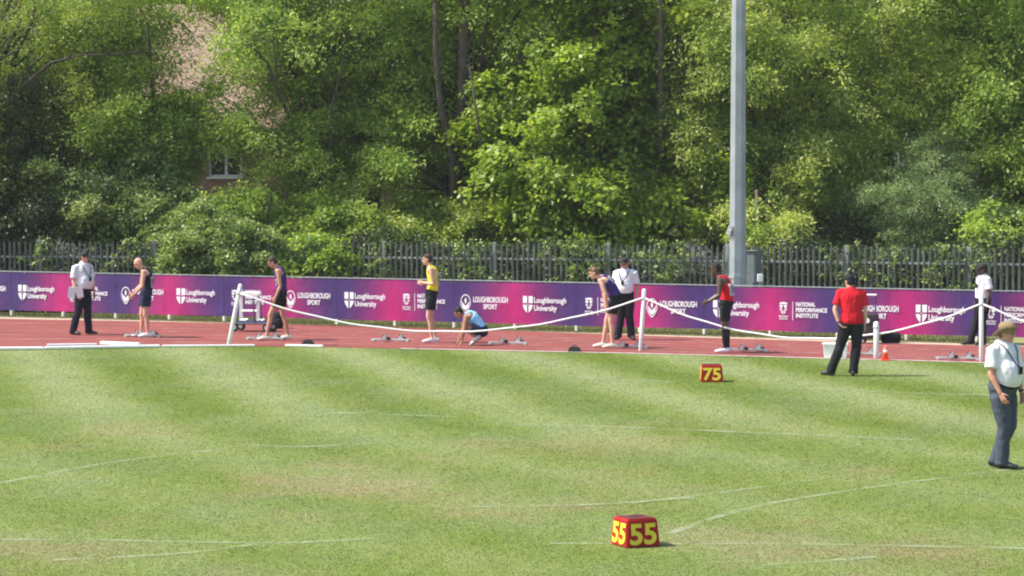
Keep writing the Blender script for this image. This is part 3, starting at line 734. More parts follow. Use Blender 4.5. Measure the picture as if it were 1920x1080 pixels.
# ---------------------------------------------------------------- palisade fence
fence_pts = [at(-330, 540, 64.6), at(0, 540, 63.6), at(420, 540, 63.4), at(760, 540, 63.0), at(1060, 540, 61.6), at(1420, 540, 60.6), at(1920, 540, 58.4), at(2300, 540, 57.4)]
fence_pts = [Vector((p.x, p.y, 0)) for p in fence_pts]
f0 = fence_pts[0]
fr = empty('palisade_fence', f0, label='grey galvanised palisade fence with pointed pales behind the banner', cat='fence')
FH = 1.80
rngp = random.Random(5)
seg = resample(fence_pts, 2)
tot = sum((b - a).length for a, b in zip(fence_pts, fence_pts[1:]))
nb = int(tot / 2.7)
posts_ = resample(fence_pts, nb + 1)
for i in range(nb):
    a = posts_[i] - f0; b = posts_[i + 1] - f0; d = (b - a); L = d.length; d.normalize(); nn = Vector((-d.y, d.x, 0))
    rot = Matrix(((d.x, nn.x, 0), (d.y, nn.y, 0), (0, 0, 1)))
    bm = bmesh.new(); box(bm, a + nn * .06 + Vector((0, 0, .91)), (.10, .055, 1.82), rot, .004); bmo('post', bm, M['pale'], fr)
    bm = bmesh.new()
    for z in (.32, 1.42): box(bm, (a + b) / 2 + Vector((0, 0, z)), (L - .104, .045, .05), rot)
    bmo('rail', bm, M['pale'], fr)
    bm = bmesh.new(); k = 21
    for j in range(k):
        x = (j + .5) / k * L
        c = a + d * x - nn * .03
        tlt = rngp.gauss(0, .006); h = FH + rngp.gauss(0, .006); w = .029
        # W-section pale with a triple pointed head
        prof = [(-w, 0), (-w * .45, -.014), (0, .004), (w * .45, -.014), (w, 0)]
        heads = [h - .07, h - .012, h - .005, h - .012, h - .07]
        prev = None
        for (px_, py_), hz in zip(prof, heads):
            lo = bm.verts.new(c + d * px_ + nn * py_ + Vector((0, 0, .06))); hi = bm.verts.new(c + d * (px_ * .9 + tlt) + nn * py_ + Vector((0, 0, hz)))
            if prev: bm.faces.new((prev[0], lo, hi, prev[1]))
            prev = (lo, hi)
    geo = bmesh.ops.solidify(bm, geom=bm.faces[:], thickness=.003)
    bmo('pale_panel', bm, M['pale'], fr)

# ivy tumbling over the fence, undergrowth at its foot
tree('ivy_bush', 'bright leafy ivy and bramble mound spilling over the fence', 'bush', sh, (X_(385, 63.0), 63.0, 0),
     [blob(380, 470, 62.8, .75, .55, .6), blob(450, 455, 63.4, .8, .6, .35), blob(335, 450, 63.4, .6, .5, .35), blob(400, 520, 62.6, .8, .45, .4), blob(460, 505, 62.8, .6, .35, .35), blob(320, 495, 62.8, .35, .35, .4), blob(390, 425, 64.6, 1.3, .7, .35)],
     (X_(385, 63), 63.2, 2.2), .04, 620, 42, .075, .85, M['leafI'], M['barkdark'], 31, size=.2, gap=.4, nlimb=8, tilt=.6)
def undergrowth():
    rng = np.random.default_rng(55)
    n = 4200
    t = rng.random(n); px = -120 + t * 2240
    line = np.array([[p.x, p.y] for p in fence_pts]); lx = line[:, 0]; ly = line[:, 1]
    X = (px - 960) / F * 63; Y = np.interp(X, lx, ly) + .25 + rng.exponential(.7, n)
    dens = .5 + .5 * np.sin(X * .9 + 1) * np.sin(X * .37)
    Z = rng.random(n) * (1.2 + 1.0 * dens)
    P = np.stack([X, Y, Z], 1); D = unit(np.stack([rng.normal(0, .5, n), -np.ones(n), rng.random(n)], 1))
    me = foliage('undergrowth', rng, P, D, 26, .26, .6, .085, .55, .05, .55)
    tag(link('undergrowth', me, M['leafU']), 'low nettles and brambles behind the fence, leaf colour darkened as shade', 'undergrowth', kind='stuff')
    # strands creeping through the pales
    n = 900; px = rng.choice([60, 235, 300, 470, 500, 545, 600, 610, 700, 840, 870, 900, 1060, 1090, 1120, 1230, 1250, 1560, 1620, 1720, 1760, 1900], n) + rng.normal(0, 22, n)
    X = (px - 960) / F * 62.5; Y = np.interp(X, lx, ly) - .16 + rng.random(n) * .3; Z = .2 + rng.random(n) ** 1.2 * 1.7
    P = np.stack([X, Y, Z], 1); D = unit(np.stack([rng.normal(0, .5, n), -np.ones(n), rng.random(n)], 1))
    me = foliage('creeper', rng, P, D, 18, .13, .6, .07, .7, .1, .6)
    tag(link('creeper', me, M['leafI']), 'thin green creeper strands growing through the fence pales', 'creeper', kind='stuff')
    # rough grass under the hoarding
    n = 60000; t = rng.random(n) * 27 - 3; o = rng.random(n) ** 1.5 * 2.2 - .28
    bx = P0.x + HD.x * t + HN.x * o; by = P0.y + HD.y * t + HN.y * o
    C = np.stack([bx, by, np.zeros(n)], 1)
    Nn = unit(np.stack([rng.normal(0, .6, n), -np.ones(n), rng.normal(0, .2, n)], 1)); D = unit(np.stack([rng.normal(0, .35, n), rng.normal(0, .35, n), np.ones(n)], 1))
    me = leaf_mesh('rough_grass', C, Nn, D, rng.uniform(.02, .06, n), rng.uniform(.008, .02, n), rng.random(n))
    tag(link('rough_grass', me, M['leafG']), 'rough tufted grass under the purple banner', 'grass', kind='stuff')
undergrowth()

# ---------------------------------------------------------------- advertising hoarding
hoard = empty('advertising_hoarding', P0, HA, label='long purple and magenta printed banner hoarding with white logos along the track', cat='banner')
ZB, ZT = .145, 1.075
def shield_uni(bm, cx, zt, w, h, y):
    cz = zt - h * .47; g = .018
    def edge(t): return cx + w / 2, zt
    right = [(cx + w / 2, zt), (cx + w / 2, cz)]
    # upper quarters, each with a nick, lower quarters running to the point
    for s in (-1, 1):
        polyprism(bm, [(cx + s * g, zt), (cx + s * w / 2, zt), (cx + s * w / 2, cz + g), (cx + s * g * 2.2, cz + g), (cx + s * g, cz + g * 2.4)], y)
        polyprism(bm, [(cx + s * g * 2.2, cz - g), (cx + s * w / 2, cz - g), (cx + s * w * .46, cz - h * .2), (cx + s * w * .3, cz - h * .38), (cx + s * g, cz - h * .53), (cx + s * g, cz - g * 2.4)], y)
    polyprism(bm, [(cx + .016 * math.cos(t * math.pi / 3), cz + .016 * math.sin(t * math.pi / 3)) for t in range(6)], y)
def shield_dark(bm, cx, zt, w, h, y):
    cz = zt - h * .47
    for s in (-1, 1):
        polyprism(bm, [(cx + s * w * .24, zt - h * .12), (cx + s * w * .31, zt - h * .12), (cx + s * w * .31, zt - h * .3), (cx + s * w * .24, zt - h * .3)], y)
def ring_shield(bm, cx, zt, w, h, y):
    def outline(f, n=24):
        o = []
        for k in range(n):
            t = 2 * math.pi * k / n; x = math.sin(t); z = math.cos(t)
            zz = z * .5 if z > 0 else z * .5 * (1 + .15 * (1 - abs(x)))
            o.append((cx + f * w / 2 * (x if z > -.2 else x * (1 - .35 * (abs(z) - .2) ** 1.0)), zt - h * .5 + f * zz * h))
        return o
    A, B = outline(1), outline(.88)
    for i in range(24):
        j = (i + 1) % 24; polyprism(bm, [A[i], A[j], B[j], B[i]], y)
    # lower V
    polyprism(bm, [(cx - w * .40, zt - h * .38), (cx - w * .24, zt - h * .52), (cx, zt - h * .68), (cx, zt - h * .94), (cx - w * .28, zt - h * .76)], y)
    polyprism(bm, [(cx + w * .40, zt - h * .38), (cx + w * .28, zt - h * .76), (cx, zt - h * .94), (cx, zt - h * .68), (cx + w * .24, zt - h * .52)], y)
    # flame
    polyprism(bm, [(cx, zt - h * .18), (cx + w * .1, zt - h * .33), (cx + w * .09, zt - h * .43), (cx, zt - h * .56), (cx - w * .09, zt - h * .43), (cx - w * .1, zt - h * .33)], y)
def crest(bm, cx, zt, w, h, y):
    g = .009
    polyprism(bm, [(cx - w / 2, zt - h * .06), (cx, zt), (cx + w / 2, zt - h * .06), (cx + w / 2, zt - h * .18), (cx - w / 2, zt - h * .18)], y)
    for s in (-1, 1):
        polyprism(bm, [(cx + s * g, zt - h * .24), (cx + s * w / 2, zt - h * .24), (cx + s * w * .48, zt - h * .42), (cx + s * g * 3, zt - h * .50)], y)
        polyprism(bm, [(cx + s * w * .48, zt - h * .50), (cx + s * w * .40, zt - h * .74), (cx + s * g * 2, zt - h * .60)], y)
        polyprism(bm, [(cx + s * g, zt - h * .68), (cx + s * w * .34, zt - h * .82), (cx + s * g, zt - h)], y)
YF = -.0135
first, last = -4, 20
protos = {}
for k in range(first, last, 2):
    # a banner panel spans two bays
    bm = bmesh.new(); xa, xb = k * BAY + .003, (k + 2) * BAY - .003; nseg = 24
    cols = []
    for i in range(nseg + 1):
        x = xa + (xb - xa) * i / nseg
        cols.append([bm.verts.new((x, yy + .006 * math.sin(x * 2.3) * math.sin(math.pi * (z - ZB) / (ZT - ZB)), z + (.006 * math.sin(x * 1.1 + z * 3))))
                     for yy in (-.006, .006) for z in [ZB + (ZT - ZB) * j / 6 for j in range(7)]])
    for i in range(nseg):
        A, B = cols[i], cols[i + 1]
        for j in range(6):
            bm.faces.new((A[j], B[j], B[j + 1], A[j + 1])); bm.faces.new((A[7 + j], A[8 + j], B[8 + j], B[7 + j]))
        bm.faces.new((A[0], A[7], B[7], B[0])); bm.faces.new((A[6], B[6], B[13], A[13]))
    pan = bmo('banner_panel', bm, M['banner'], hoard)
    at_ = pan.data.attributes.new('along', 'FLOAT', 'POINT')
    at_.data.foreach_set('value', [v.co.x / BAY + 100 for v in pan.data.vertices])
    bm = bmesh.new(); box(bm, ((xa + xb) / 2, .0, ZT + .022), (xb - xa - .002, .036, .022), bev=.005); bmo('top_rail', bm, M['galv'], hoard)
    for j in (k, k + 1):
        X0 = j * BAY; kind = j % 3
        bm = bmesh.new(); box(bm, (X0, .038, .53), (.055, .05, 1.06), bev=.006); box(bm, (X0, -.012, .07), (.05, .046, .14), bev=.004); bmo('post', bm, M['postwhite'], hoard)
        if kind in protos:
            for src, ox in protos[kind]:
                c = src.copy(); COL.objects.link(c); c.parent = pan; c.location.x = X0 - ox
            continue
        made = []
        if kind == 0:
            bm = bmesh.new(); shield_uni(bm, X0 + .325, .775, .235, .375, YF); made.append(bmo('shield_emblem', bm, M['print'], pan))
            made.append(fit_text('lettering', 'Loughborough', X0 + .475, X0 + 1.25, .63, .125, YF, M['print'], pan, .02))
            made.append(fit_text('lettering', 'University', X0 + .475, X0 + 1.025, .455, .125, YF, M['print'], pan, .02))
        elif kind == 1:
            bm = bmesh.new(); crest(bm, X0 + .30, .77, .165, .26, YF); made.append(bmo('crest_emblem', bm, M['print'], pan))
            bm = bmesh.new(); box(bm, (X0 + .51, YF - .001, .585), (.012, .002, .40)); made.append(bmo('divider_line', bm, M['print'], pan))
            made.append(fit_text('lettering', 'BRITISH', X0 + .205, X0 + .40, .445, .036, YF, M['print'], pan, .02))
            made.append(fit_text('lettering', 'ATHLETICS', X0 + .205, X0 + .40, .395, .036, YF, M['print'], pan, .02))
            for tx, w, z in (('NATIONAL', .43, .685), ('PERFORMANCE', .69, .565), ('INSTITUTE', .49, .445)):
                made.append(fit_text('lettering', tx, X0 + .58, X0 + .58 + w, z, .088, YF, M['print'], pan, .03))
        else:
            bm = bmesh.new(); ring_shield(bm, X0 + .29, .785, .255, .39, YF); made.append(bmo('torch_emblem', bm, M['print'], pan))
            made.append(fit_text('lettering', 'LOUGHBOROUGH', X0 + .48, X0 + 1.33, .615, .125, YF, M['print'], pan, .025))
            made.append(fit_text('lettering', 'SPORT', X0 + .73, X0 + 1.07, .465, .11, YF, M['print'], pan, .025))
        protos[kind] = [(o_, X0) for o_ in made]

# ---------------------------------------------------------------- floodlight mast and cabinets
MP = at(1382.5, 560, 57.6); MP.z = 0
mast = empty('floodlight_mast', MP, R(-3), label='tall grey faceted steel floodlight mast behind the banner', cat='light mast')
bm = bmesh.new(); loft(bm, [(0, 0, 0), (0, 0, 20)], [.205, .10], 8, side=Vector((math.cos(R(22.5)), math.sin(R(22.5)), 0)), cap=0)
bmo('column', bm, M['galv'], mast)
bm = bmesh.new(); loft(bm, [(0, 0, 0), (0, 0, .05)], [.33, .33], 16, cap=0)
for k in range(8): tube(bm, (.27 * math.cos(k * .785), .27 * math.sin(k * .785), .05), (.27 * math.cos(k * .785), .27 * math.sin(k * .785), .11), .02, 6)
bmo('base_flange', bm, M['galv'], mast)
bm = bmesh.new(); box(bm, (-.015, -.193, .98), (.15, .02, .5), bev=.006); bmo('access_door', bm, M['galv'], mast)
bm = bmesh.new(); loft(bm, [(0, 0, 1.15), (0, 0, 1.19)], [.222, .222], 8, side=Vector((math.cos(R(22.5)), math.sin(R(22.5)), 0)), cap=0); bmo('collar', bm, M['galv'], mast)
bm = bmesh.new(); tube(bm, (-.23, -.1, 2.12), (-.18, -.1, 2.33), .022); tube(bm, (-.19, -.16, 2.12), (-.14, -.16, 2.33), .022); tube(bm, (-.24, -.13, 2.22), (-.1, -.13, 2.22), .012); bmo('bracket', bm, M['alu'], mast)
bm = bmesh.new(); box(bm, (0, 0, 20), (3.2, .12, .12), bev=.01); box(bm, (0, 0, 19.3), (3.2, .12, .12), bev=.01); bmo('headframe', bm, M['galv'], mast)
lam = None
for i, x in enumerate((-1.4, -.7, 0, .7, 1.4)):
    for z in (20.3, 19.6):
        if lam is None:
            bm = bmesh.new(); box(bm, (0, 0, 0), (.55, .3, .45), Matrix.Rotation(R(35), 3, 'X'), .04); lam = o_ = bmo('floodlight', bm, M['cab'], mast)
        else: o_ = lam.copy(); COL.objects.link(o_)
        o_.location = (x, -.3, z)
def cabinet(px, Y, w, d, h, lab, mat, rz=R(-32)):
    p = at(px, 600, Y); c = empty('electrical_cabinet', (p.x, Y, 0), rz, label=lab, cat='cabinet')
    bm = bmesh.new(); box(bm, (0, 0, h / 2), (w, d, h), bev=.012); bmo('body', bm, mat, c)
    bm = bmesh.new(); box(bm, (0, -d / 2 - .006, h / 2), (w - .06, .012, h - .1), bev=.004); dr = bmo('door', bm, mat, c)
    bm = bmesh.new(); box(bm, (w * .32, -d / 2 - .022, h * .55), (.03, .02, .12), bev=.004); bmo('handle', bm, M['black'], dr)
    bm = bmesh.new(); box(bm, (0, -.02, h + .012), (w + .05, d + .06, .024), bev=.006); bmo('lid', bm, mat, c)
cabinet(1413, 58.6, .24, .28, 1.72, 'tall grey electrical cabinet standing right beside the floodlight mast', M['cab'])
p = at(1425, 536, 57.4)
jb = empty('junction_box', (p.x, 57.4, 0), label='small white box on a short post beside the floodlight mast cabinet', cat='box')
bm = bmesh.new(); box(bm, (0, 0, 1.16), (.12, .1, .17), bev=.01); bmo('case', bm, M['white'], jb)
bm = bmesh.new(); box(bm, (0, 0, .54), (.05, .05, 1.07)); bmo('post', bm, M['galv'], jb)

# ---------------------------------------------------------------- rope barrier
barr = 'white posts of the rope barrier'
def rpost(px, py, ptx, pty, label, r=.042, Y=None):
    b0 = G(px, py); t0 = at(ptx, pty, b0.y)
    e = empty('barrier_post', b0, label=label, cat='post', group=barr)
    v = t0 - b0
    bm = bmesh.new(); loft(bm, [Vector((0, 0, -.02)), v * .5, v], [r, r, r], 14, cap=.5); bmo('pole', bm, M['white'], e, smooth=True)
    bm = bmesh.new(); hp_ = v * .84; loft(bm, [hp_ + Vector((0, 0, .0)), hp_ + Vector((0, 0, .035))], [r + .012, r + .012], 12, cap=0); bmo('rope_clip', bm, M['alu'], e)
    return b0 + v * .86, b0 + v * .84
A1, _ = rpost(428, 649, 451, 534, 'white rope post leaning right at left end of the rope')
A2, _ = rpost(1201, 658, 1208, 543, 'upright white rope post in front of the capped official and bending athlete')
A4, _ = rpost(1840, 678, 1840, 553, 'upright white rope post beside the straw hat man')
rpost(1643, 672, 1643, 605, 'short white post between the red shirt man and the orange cone', .05)
def rope(a, b, low, label, kind='rope'):
    bm = bmesh.new(); n = 36; pts = []
    for i in range(n + 1):
        t = i / n; p = a.lerp(b, t); z0 = p.z
        p.z = z0 - low * (1 - (2 * t - 1) ** 2) + .008 * math.sin(t * 40); pts.append(p)
    base = Vector((a.x, a.y, 0)); pts = [q - base for q in pts]
    loft(bm, pts, [.017] * len(pts), 8)
    o_ = bmo('barrier_rope', bm, M['rope'], None, smooth=True); o_.location = base
    tag(o_, label, 'rope', 'sagging white barrier ropes')
rope(A1 + Vector((.03, -.03, 0)), A2 + Vector((-.02, -.03, 0)), .72, 'sagging white rope between leaning left post and middle post')
rope(A2 + Vector((.02, -.03, 0)), A4 + Vector((-.02, -.03, 0)), .72, 'sagging white rope between middle post and right post, behind the red shirt man')
rope(A4 + Vector((.03, -.03, 0)), G(2420, 700) + Vector((0, 0, 1.05)), .6, 'white rope running right from the post beside the straw hat man')

# ---------------------------------------------------------------- white kerb pieces on the inner edge
def kerb(a, b, w, h, lab, z=0.0, name='kerb_rail', gr='white kerb rails at the infield edge'):
    A, B = G(*a), G(*b); d = (B - A); L = d.length; ang = math.atan2(d.y, d.x)
    bm = bmesh.new(); box(bm, (L / 2, 0, h / 2), (L, w, h), bev=.012)
    o_ = bmo(name, bm, M['white']); o_.location = A + Vector((0, 0, z + .012)); o_.rotation_euler = (0, 0, ang)
    tag(o_, lab, 'kerb rail', gr); return o_
kerb((-250, 658), (82, 656), .16, .05, 'white kerb rail on the grass edge at the far left')
kerb((84, 655.5), (300, 652), .14, .05, 'white kerb rail below the official, right of the leftmost rail')
kerb((304, 651.5), (478, 650.5), .08, .04, 'thin white kerb rail at the foot of the leaning rope post')
kerb((190, 647), (262, 650.2), .10, .07, 'short loose white rail lying on the track below the bald athlete')
kerb((88, 650.5), (182, 649.5), .07, .05, 'loose white rail lying on the track left of the short slanting one')
kerb((535, 650.5), (606, 652), .07, .045, 'short white kerb rail right of the walking athlete')

# ---------------------------------------------------------------- starting blocks
def make_block():
    e = empty('starting_block', (0, 0, 0), label='x', cat='starting block', group='starting blocks set out on the track')
    bm = bmesh.new(); box(bm, (0, 0, .035), (.82, .06, .035), bev=.006)
    for k in range(10): box(bm, (-.36 + k * .08, 0, .056), (.02, .045, .012))
    bmo('rail', bm, M['alu'], e)
    for x in (-.36, .38):
        bm = bmesh.new(); box(bm, (x, 0, .012), (.05, .22, .02), bev=.004); bmo('anchor_foot', bm, M['alu'], e)
    for x, y in ((-.10, -.10), (.20, .10)):
        bm = bmesh.new()
        p_ = [(-.07, .05), (.01, .15), (.035, .145), (.05, .05)]
        a_ = [bm.verts.new((x + q[0], y - .055, q[1])) for q in p_]; b_ = [bm.verts.new((x + q[0], y + .055, q[1])) for q in p_]
        bm.faces.new(a_); bm.faces.new(list(reversed(b_)))
        for i in range(4): bm.faces.new((a_[i], b_[i], b_[(i + 1) % 4], a_[(i + 1) % 4]))
        pd = bmo('pedal', bm, M['alu'], e)
        bm = bmesh.new(); box(bm, (x - .036, y, .102), (.012, .10, .12), Matrix.Rotation(R(35), 3, 'Y'), .003); bmo('pad', bm, M['rubber'], pd)
        bm = bmesh.new(); box(bm, (x + .085, y * .6, .065), (.06, .04, .06), bev=.006); bmo('support', bm, M['rubber'], pd)
    return e
blk = [(268, 632, 'starting block under the bald athlete at left'), (497, 637.5, 'starting block under the front foot of the purple vest walker'),
       (732, 640.5, 'empty starting block left of the yellow vest athlete'), (952, 646, 'starting block right behind the crouching athlete'),
       (1178, 653, 'starting block at the foot of the middle rope post'), (1402, 659.5, 'starting block behind the red vest athlete'),
       (1612, 667, 'starting block partly hidden behind the red shirt man'), (1795, 675, 'rightmost starting block left of the post beside the straw hat man')]
proto = None
for i, (px, py, lab) in enumerate(blk):
    if proto is None: proto = make_block(); o_ = proto
    else: o_ = copy_tree(proto)
    o_['label'] = lab; o_.location = G(px, py) + Vector((0, 0, .005)); o_.rotation_euler = (0, 0, R(-10 - i))

# ---------------------------------------------------------------- small things on the ground
def blackbox(px, py, lab):
    e = empty('speaker_box', G(px, py) + Vector((0, 0, .013)), R(-12), label=lab, cat='speaker', group='small black start speakers')
    bm = bmesh.new(); v = [(-.13, 0), (.13, 0), (.09, .085), (-.07, .095)]
    a_ = [bm.verts.new((x, -.09, z)) for x, z in v]; b_ = [bm.verts.new((x, .09, z)) for x, z in v]
    bm.faces.new(a_); bm.faces.new(list(reversed(b_)))
    for i in range(4): bm.faces.new((a_[i], b_[i], b_[(i + 1) % 4], a_[(i + 1) % 4]))
    bmesh.ops.bevel(bm, geom=bm.edges[:], offset=.012, segments=2, affect='EDGES'); bmo('case', bm, M['black'], e)
    bm = bmesh.new(); loft(bm, [(-.05, 0, .09), (-.03, 0, .12), (.03, 0, .118), (.05, 0, .088)], [.009] * 4, 8); bmo('handle', bm, M['black'], e)
    bm = bmesh.new(); loft(bm, [(.12, 0, .02), (.25, .05, .006), (.42, .02, .006), (.6, .12, .006)], [.006] * 4, 6); bmo('cable', bm, M['black'], e)
blackbox(577, 648.5, 'small black speaker box on track edge right of the purple vest walker')
blackbox(1077, 660, 'small black speaker box on track edge below the bending athlete')

p = G(1566, 671)
tub = empty('storage_tub', p, R(-6), label='white plastic tub on the grass edge left of the red shirt man', cat='tub')
bm = bmesh.new(); w, d, h = .21, .15, .26
a_ = [bm.verts.new((x * w, y * d, .0)) for x, y in ((-1, -1), (1, -1), (1, 1), (-1, 1))]; b_ = [bm.verts.new((x * (w + .018), y * (d + .018), h)) for x, y in ((-1, -1), (1, -1), (1, 1), (-1, 1))]
bm.faces.new(list(reversed(a_))); bm.faces.new(b_)
for i in range(4): bm.faces.new((a_[i], a_[(i + 1) % 4], b_[(i + 1) % 4], b_[i]))
bmesh.ops.bevel(bm, geom=bm.edges[:], offset=.012, segments=2, affect='EDGES'); bmo('body', bm, M['white'], tub)
bm = bmesh.new(); box(bm, (0, 0, h + .012), (.49, .36, .024), bev=.008); bmo('lid', bm, M['white'], tub)

p = G(1660, 676)
cone = empty('traffic_cone', p, label='small orange cone right of the short white post', cat='cone')
bm = bmesh.new(); box(bm, (0, 0, .012), (.17, .17, .024), bev=.008); bmo('base', bm, M['orange'], cone)
bm = bmesh.new(); loft(bm, [(0, 0, .024), (0, 0, .28)], [.066, .02], 20, cap=0); bmo('cone_body', bm, M['orange'], cone, smooth=True)
bm = bmesh.new(); loft(bm, [(0, 0, .15), (0, 0, .20)], [.0455, .0365], 20, cap=0); bmo('highlight_band', bm, M['white'], cone, smooth=True)  # white ring painted as the bright highlight on the cone

# ---------------------------------------------------------------- distance markers
def marker(px, py, rz, num, wt, wb, h, lab, sides):
    e = empty('distance_marker', G(px, py), rz, label=lab, cat='distance marker', group='red and yellow distance markers')
    bm = bmesh.new()
    b4 = [bm.verts.new((x * wb / 2, y * wb / 2, 0)) for x, y in ((-1, -1), (1, -1), (1, 1), (-1, 1))]; t4 = [bm.verts.new((x * wt / 2, y * wt / 2, h)) for x, y in ((-1, -1), (1, -1), (1, 1), (-1, 1))]
    bm.faces.new(list(reversed(b4))); bm.faces.new(t4)
    for i in range(4): bm.faces.new((b4[i], b4[(i + 1) % 4], t4[(i + 1) % 4], t4[i]))
    bmesh.ops.bevel(bm, geom=bm.edges[:], offset=.012, segments=3, affect='EDGES')
    body = bmo('body', bm, M['redmark'], e)
    lean = math.atan2((wb - wt) / 2, h)
    for q in range(4):
        if q == 2: continue
        piv = bpy.data.objects.new('number', None)
        me = text_mesh(num, 1.0, bold=.028, align='LEFT', depth=.002)
        n = len(me.vertices); a = np.empty(n * 3); me.vertices.foreach_get('co', a); a = a.reshape(-1, 3)
        w0, w1 = a[:, 0].min(), a[:, 0].max(); h0, h1 = a[:, 1].min(), a[:, 1].max()
        hh = h * .74; ww = wt * .90
        x = ((a[:, 0] - w0) / (w1 - w0) - .5) * ww; z = h * .10 + (a[:, 1] - h0) / (h1 - h0) * hh
        y = -(wb / 2) + z * math.tan(lean) - a[:, 2] - .004
        cs, sn = math.cos(q * math.pi / 2), math.sin(q * math.pi / 2)
        me.vertices.foreach_set('co', np.stack([x * cs - y * sn, x * sn + y * cs, z], 1).ravel()); me.update()
        bpy.data.objects.remove(piv)
        link('number', me, M['yellow'], e)
    bm = bmesh.new(); box(bm, (0, 0, h + .001), (wt * .86, wt * .86, .004), bev=.001); bmo('top_shade_plate', bm, M['topshade'], e)  # flat dark plate painted as the shade of a hollow top
    bm = bmesh.new(); box(bm, (0, 0, h + .004), (.12, .03, .006), bev=.002); bmo('carry_slot', bm, M['black'], e)
marker(1191, 1022, R(23.5), '55', .315, .365, .275, 'nearer red box marker with two yellow numbered faces, in the foreground grass', 0)
marker(1334, 715, R(-2), '75', .335, .385, .29, 'farther red box marker with yellow number, left of the red shirt man', 0)

# ---------------------------------------------------------------- trolleys beside the track
def wheel(e, x, y, r, w=.035, name='wheel'):
    bm = bmesh.new(); n = 20
    loft(bm, [(x, y - w / 2, r), (x, y + w / 2, r)], [r, r], n, cap=0)
    bmesh.ops.bevel(bm, geom=bm.edges[:], offset=.006, segments=1, affect='EDGES')
    t_ = bmo(name, bm, M['rubber'], e)
    bm = bmesh.new(); loft(bm, [(x, y - w / 2 - .004, r), (x, y + w / 2 + .004, r)], [r * .5, r * .5], 14, cap=0); bmo('rim', bm, M['alu'], t_)
cart = empty('equipment_trolley', G(476, 621.5), R(-14), label='navy wheeled trolley carrying white hurdles, behind the leaning rope post', cat='trolley')
bm = bmesh.new()
for y in (-.22, .22):
    tube(bm, (-.42, y, .19), (.42, y, .19), .02)
    tube(bm, (.10, y, .19), (.06, y, .72), .018)
for x in (-.42, 0, .42): tube(bm, (x, -.22, .19), (x, .22, .19), .018)
tube(bm, (.06, -.22, .72), (.06, .22, .72), .018)
for x in (-.38, .38):
    for y in (-.22, .22): tube(bm, (x, y, .10), (x, y, .20), .016)
bmo('frame', bm, M['navyframe'], cart)
for x in (-.38, .38):
    for y in (-.22, .22): wheel(cart, x, y, .10)
bm = bmesh.new(); box(bm, (0, 0, .225), (.8, .42, .03), bev=.006); bmo('deck', bm, M['navyframe'], cart)
bm = bmesh.new(); tube(bm, (.42, .0, .2), (.60, 0, .85), .015); tube(bm, (.60, -.15, .85), (.60, .15, .85), .016); bmo('pull_handle', bm, M['navyframe'], cart)
for i, y in enumerate((-.16, .0, .15)):
    hd = empty('hurdle', cart.location, cart.rotation_euler.z, label=('front white hurdle standing on the navy trolley', 'middle white hurdle standing on the navy trolley', 'rear white hurdle standing on the navy trolley')[i], cat='hurdle', group='white hurdles on the navy trolley')
    dx = -.03 * i
    bm = bmesh.new()
    for x in (-.26, .14): tube(bm, (x + dx, y, .245), (x + dx, y, .86), .015)
    tube(bm, (-.26 + dx, y, .46), (.14 + dx, y, .46), .015)
    for x in (-.26, .14): tube(bm, (x + dx, y, .262), (x + dx + .14, y - .02, .262), .015)
    bmo('frame', bm, M['whitemetal'], hd)
    bm = bmesh.new(); box(bm, (-.06 + dx, y - .026, .84), (.50, .018, .07), bev=.006); bmo('bar', bm, M['whitemetal'], hd)
bag = empty('kit_bag', G(522, 616), R(10), label='black kit bag on the track edge behind the purple vest walker', cat='bag')
bm = bmesh.new(); box(bm, (0, 0, .19), (.22, .3, .38), bev=.07); box(bm, (.02, -.12, .14), (.17, .12, .2), bev=.04); bmo('body', remesh(bm, .015, 3, .006) if False else bm, M['cblack'], bag, smooth=True)
bm = bmesh.new(); loft(bm, [(-.05, 0, .37), (-.04, 0, .43), (.04, 0, .43), (.05, 0, .37)], [.01] * 4, 8); bmo('handle', bm, M['cblack'], bag)

st = empty('speaker_trolley', G(1631, 644), R(-14), label='black wheeled speaker case with raised handle behind the red shirt man', cat='trolley')
bm = bmesh.new(); box(bm, (.0, 0, .36), (.34, .30, .52), bev=.03); bmo('case', bm, M['black'], st)
bm = bmesh.new(); loft(bm, [(-.04, -.152, .48), (-.04, -.17, .48)], [.055, .05], 16, cap=0); bmo('horn', bm, M['white'], st)
bm = bmesh.new(); loft(bm, [(.02, -.152, .25), (.02, -.165, .25)], [.10, .095], 18, cap=0); bmo('speaker_cone', bm, M['rubber'], st)
bm = bmesh.new(); tube(bm, (.10, .12, .60), (.10, .12, .985), .016); tube(bm, (-.34, .12, .60), (-.34, .12, .985), .016); tube(bm, (-.34, .12, .60), (.12, .12, .60), .014); bmo('handle_frame', bm, M['navyframe'], st)
bm = bmesh.new(); tube(bm, (-.36, .12, 1.0), (.12, .12, 1.0), .021); bmo('handle_grip', bm, M['whitemetal'], st)
for x in (-.13, .13):
    for y in (-.1, .1): wheel(st, x, y, .055)
sb = empty('equipment_bag', G(1670, 643), R(-10), label='dark holdall on the verge right of the black speaker case', cat='bag')
bm = bmesh.new(); box(bm, (0, 0, .11), (.42, .24, .22), bev=.07); bmo('body', bm, M['cblack'], sb, smooth=True)
bm = bmesh.new(); loft(bm, [(-.1, 0, .2), (-.07, 0, .27), (.07, 0, .27), (.1, 0, .2)], [.012] * 4, 8); bmo('handle', bm, M['cblack'], sb)

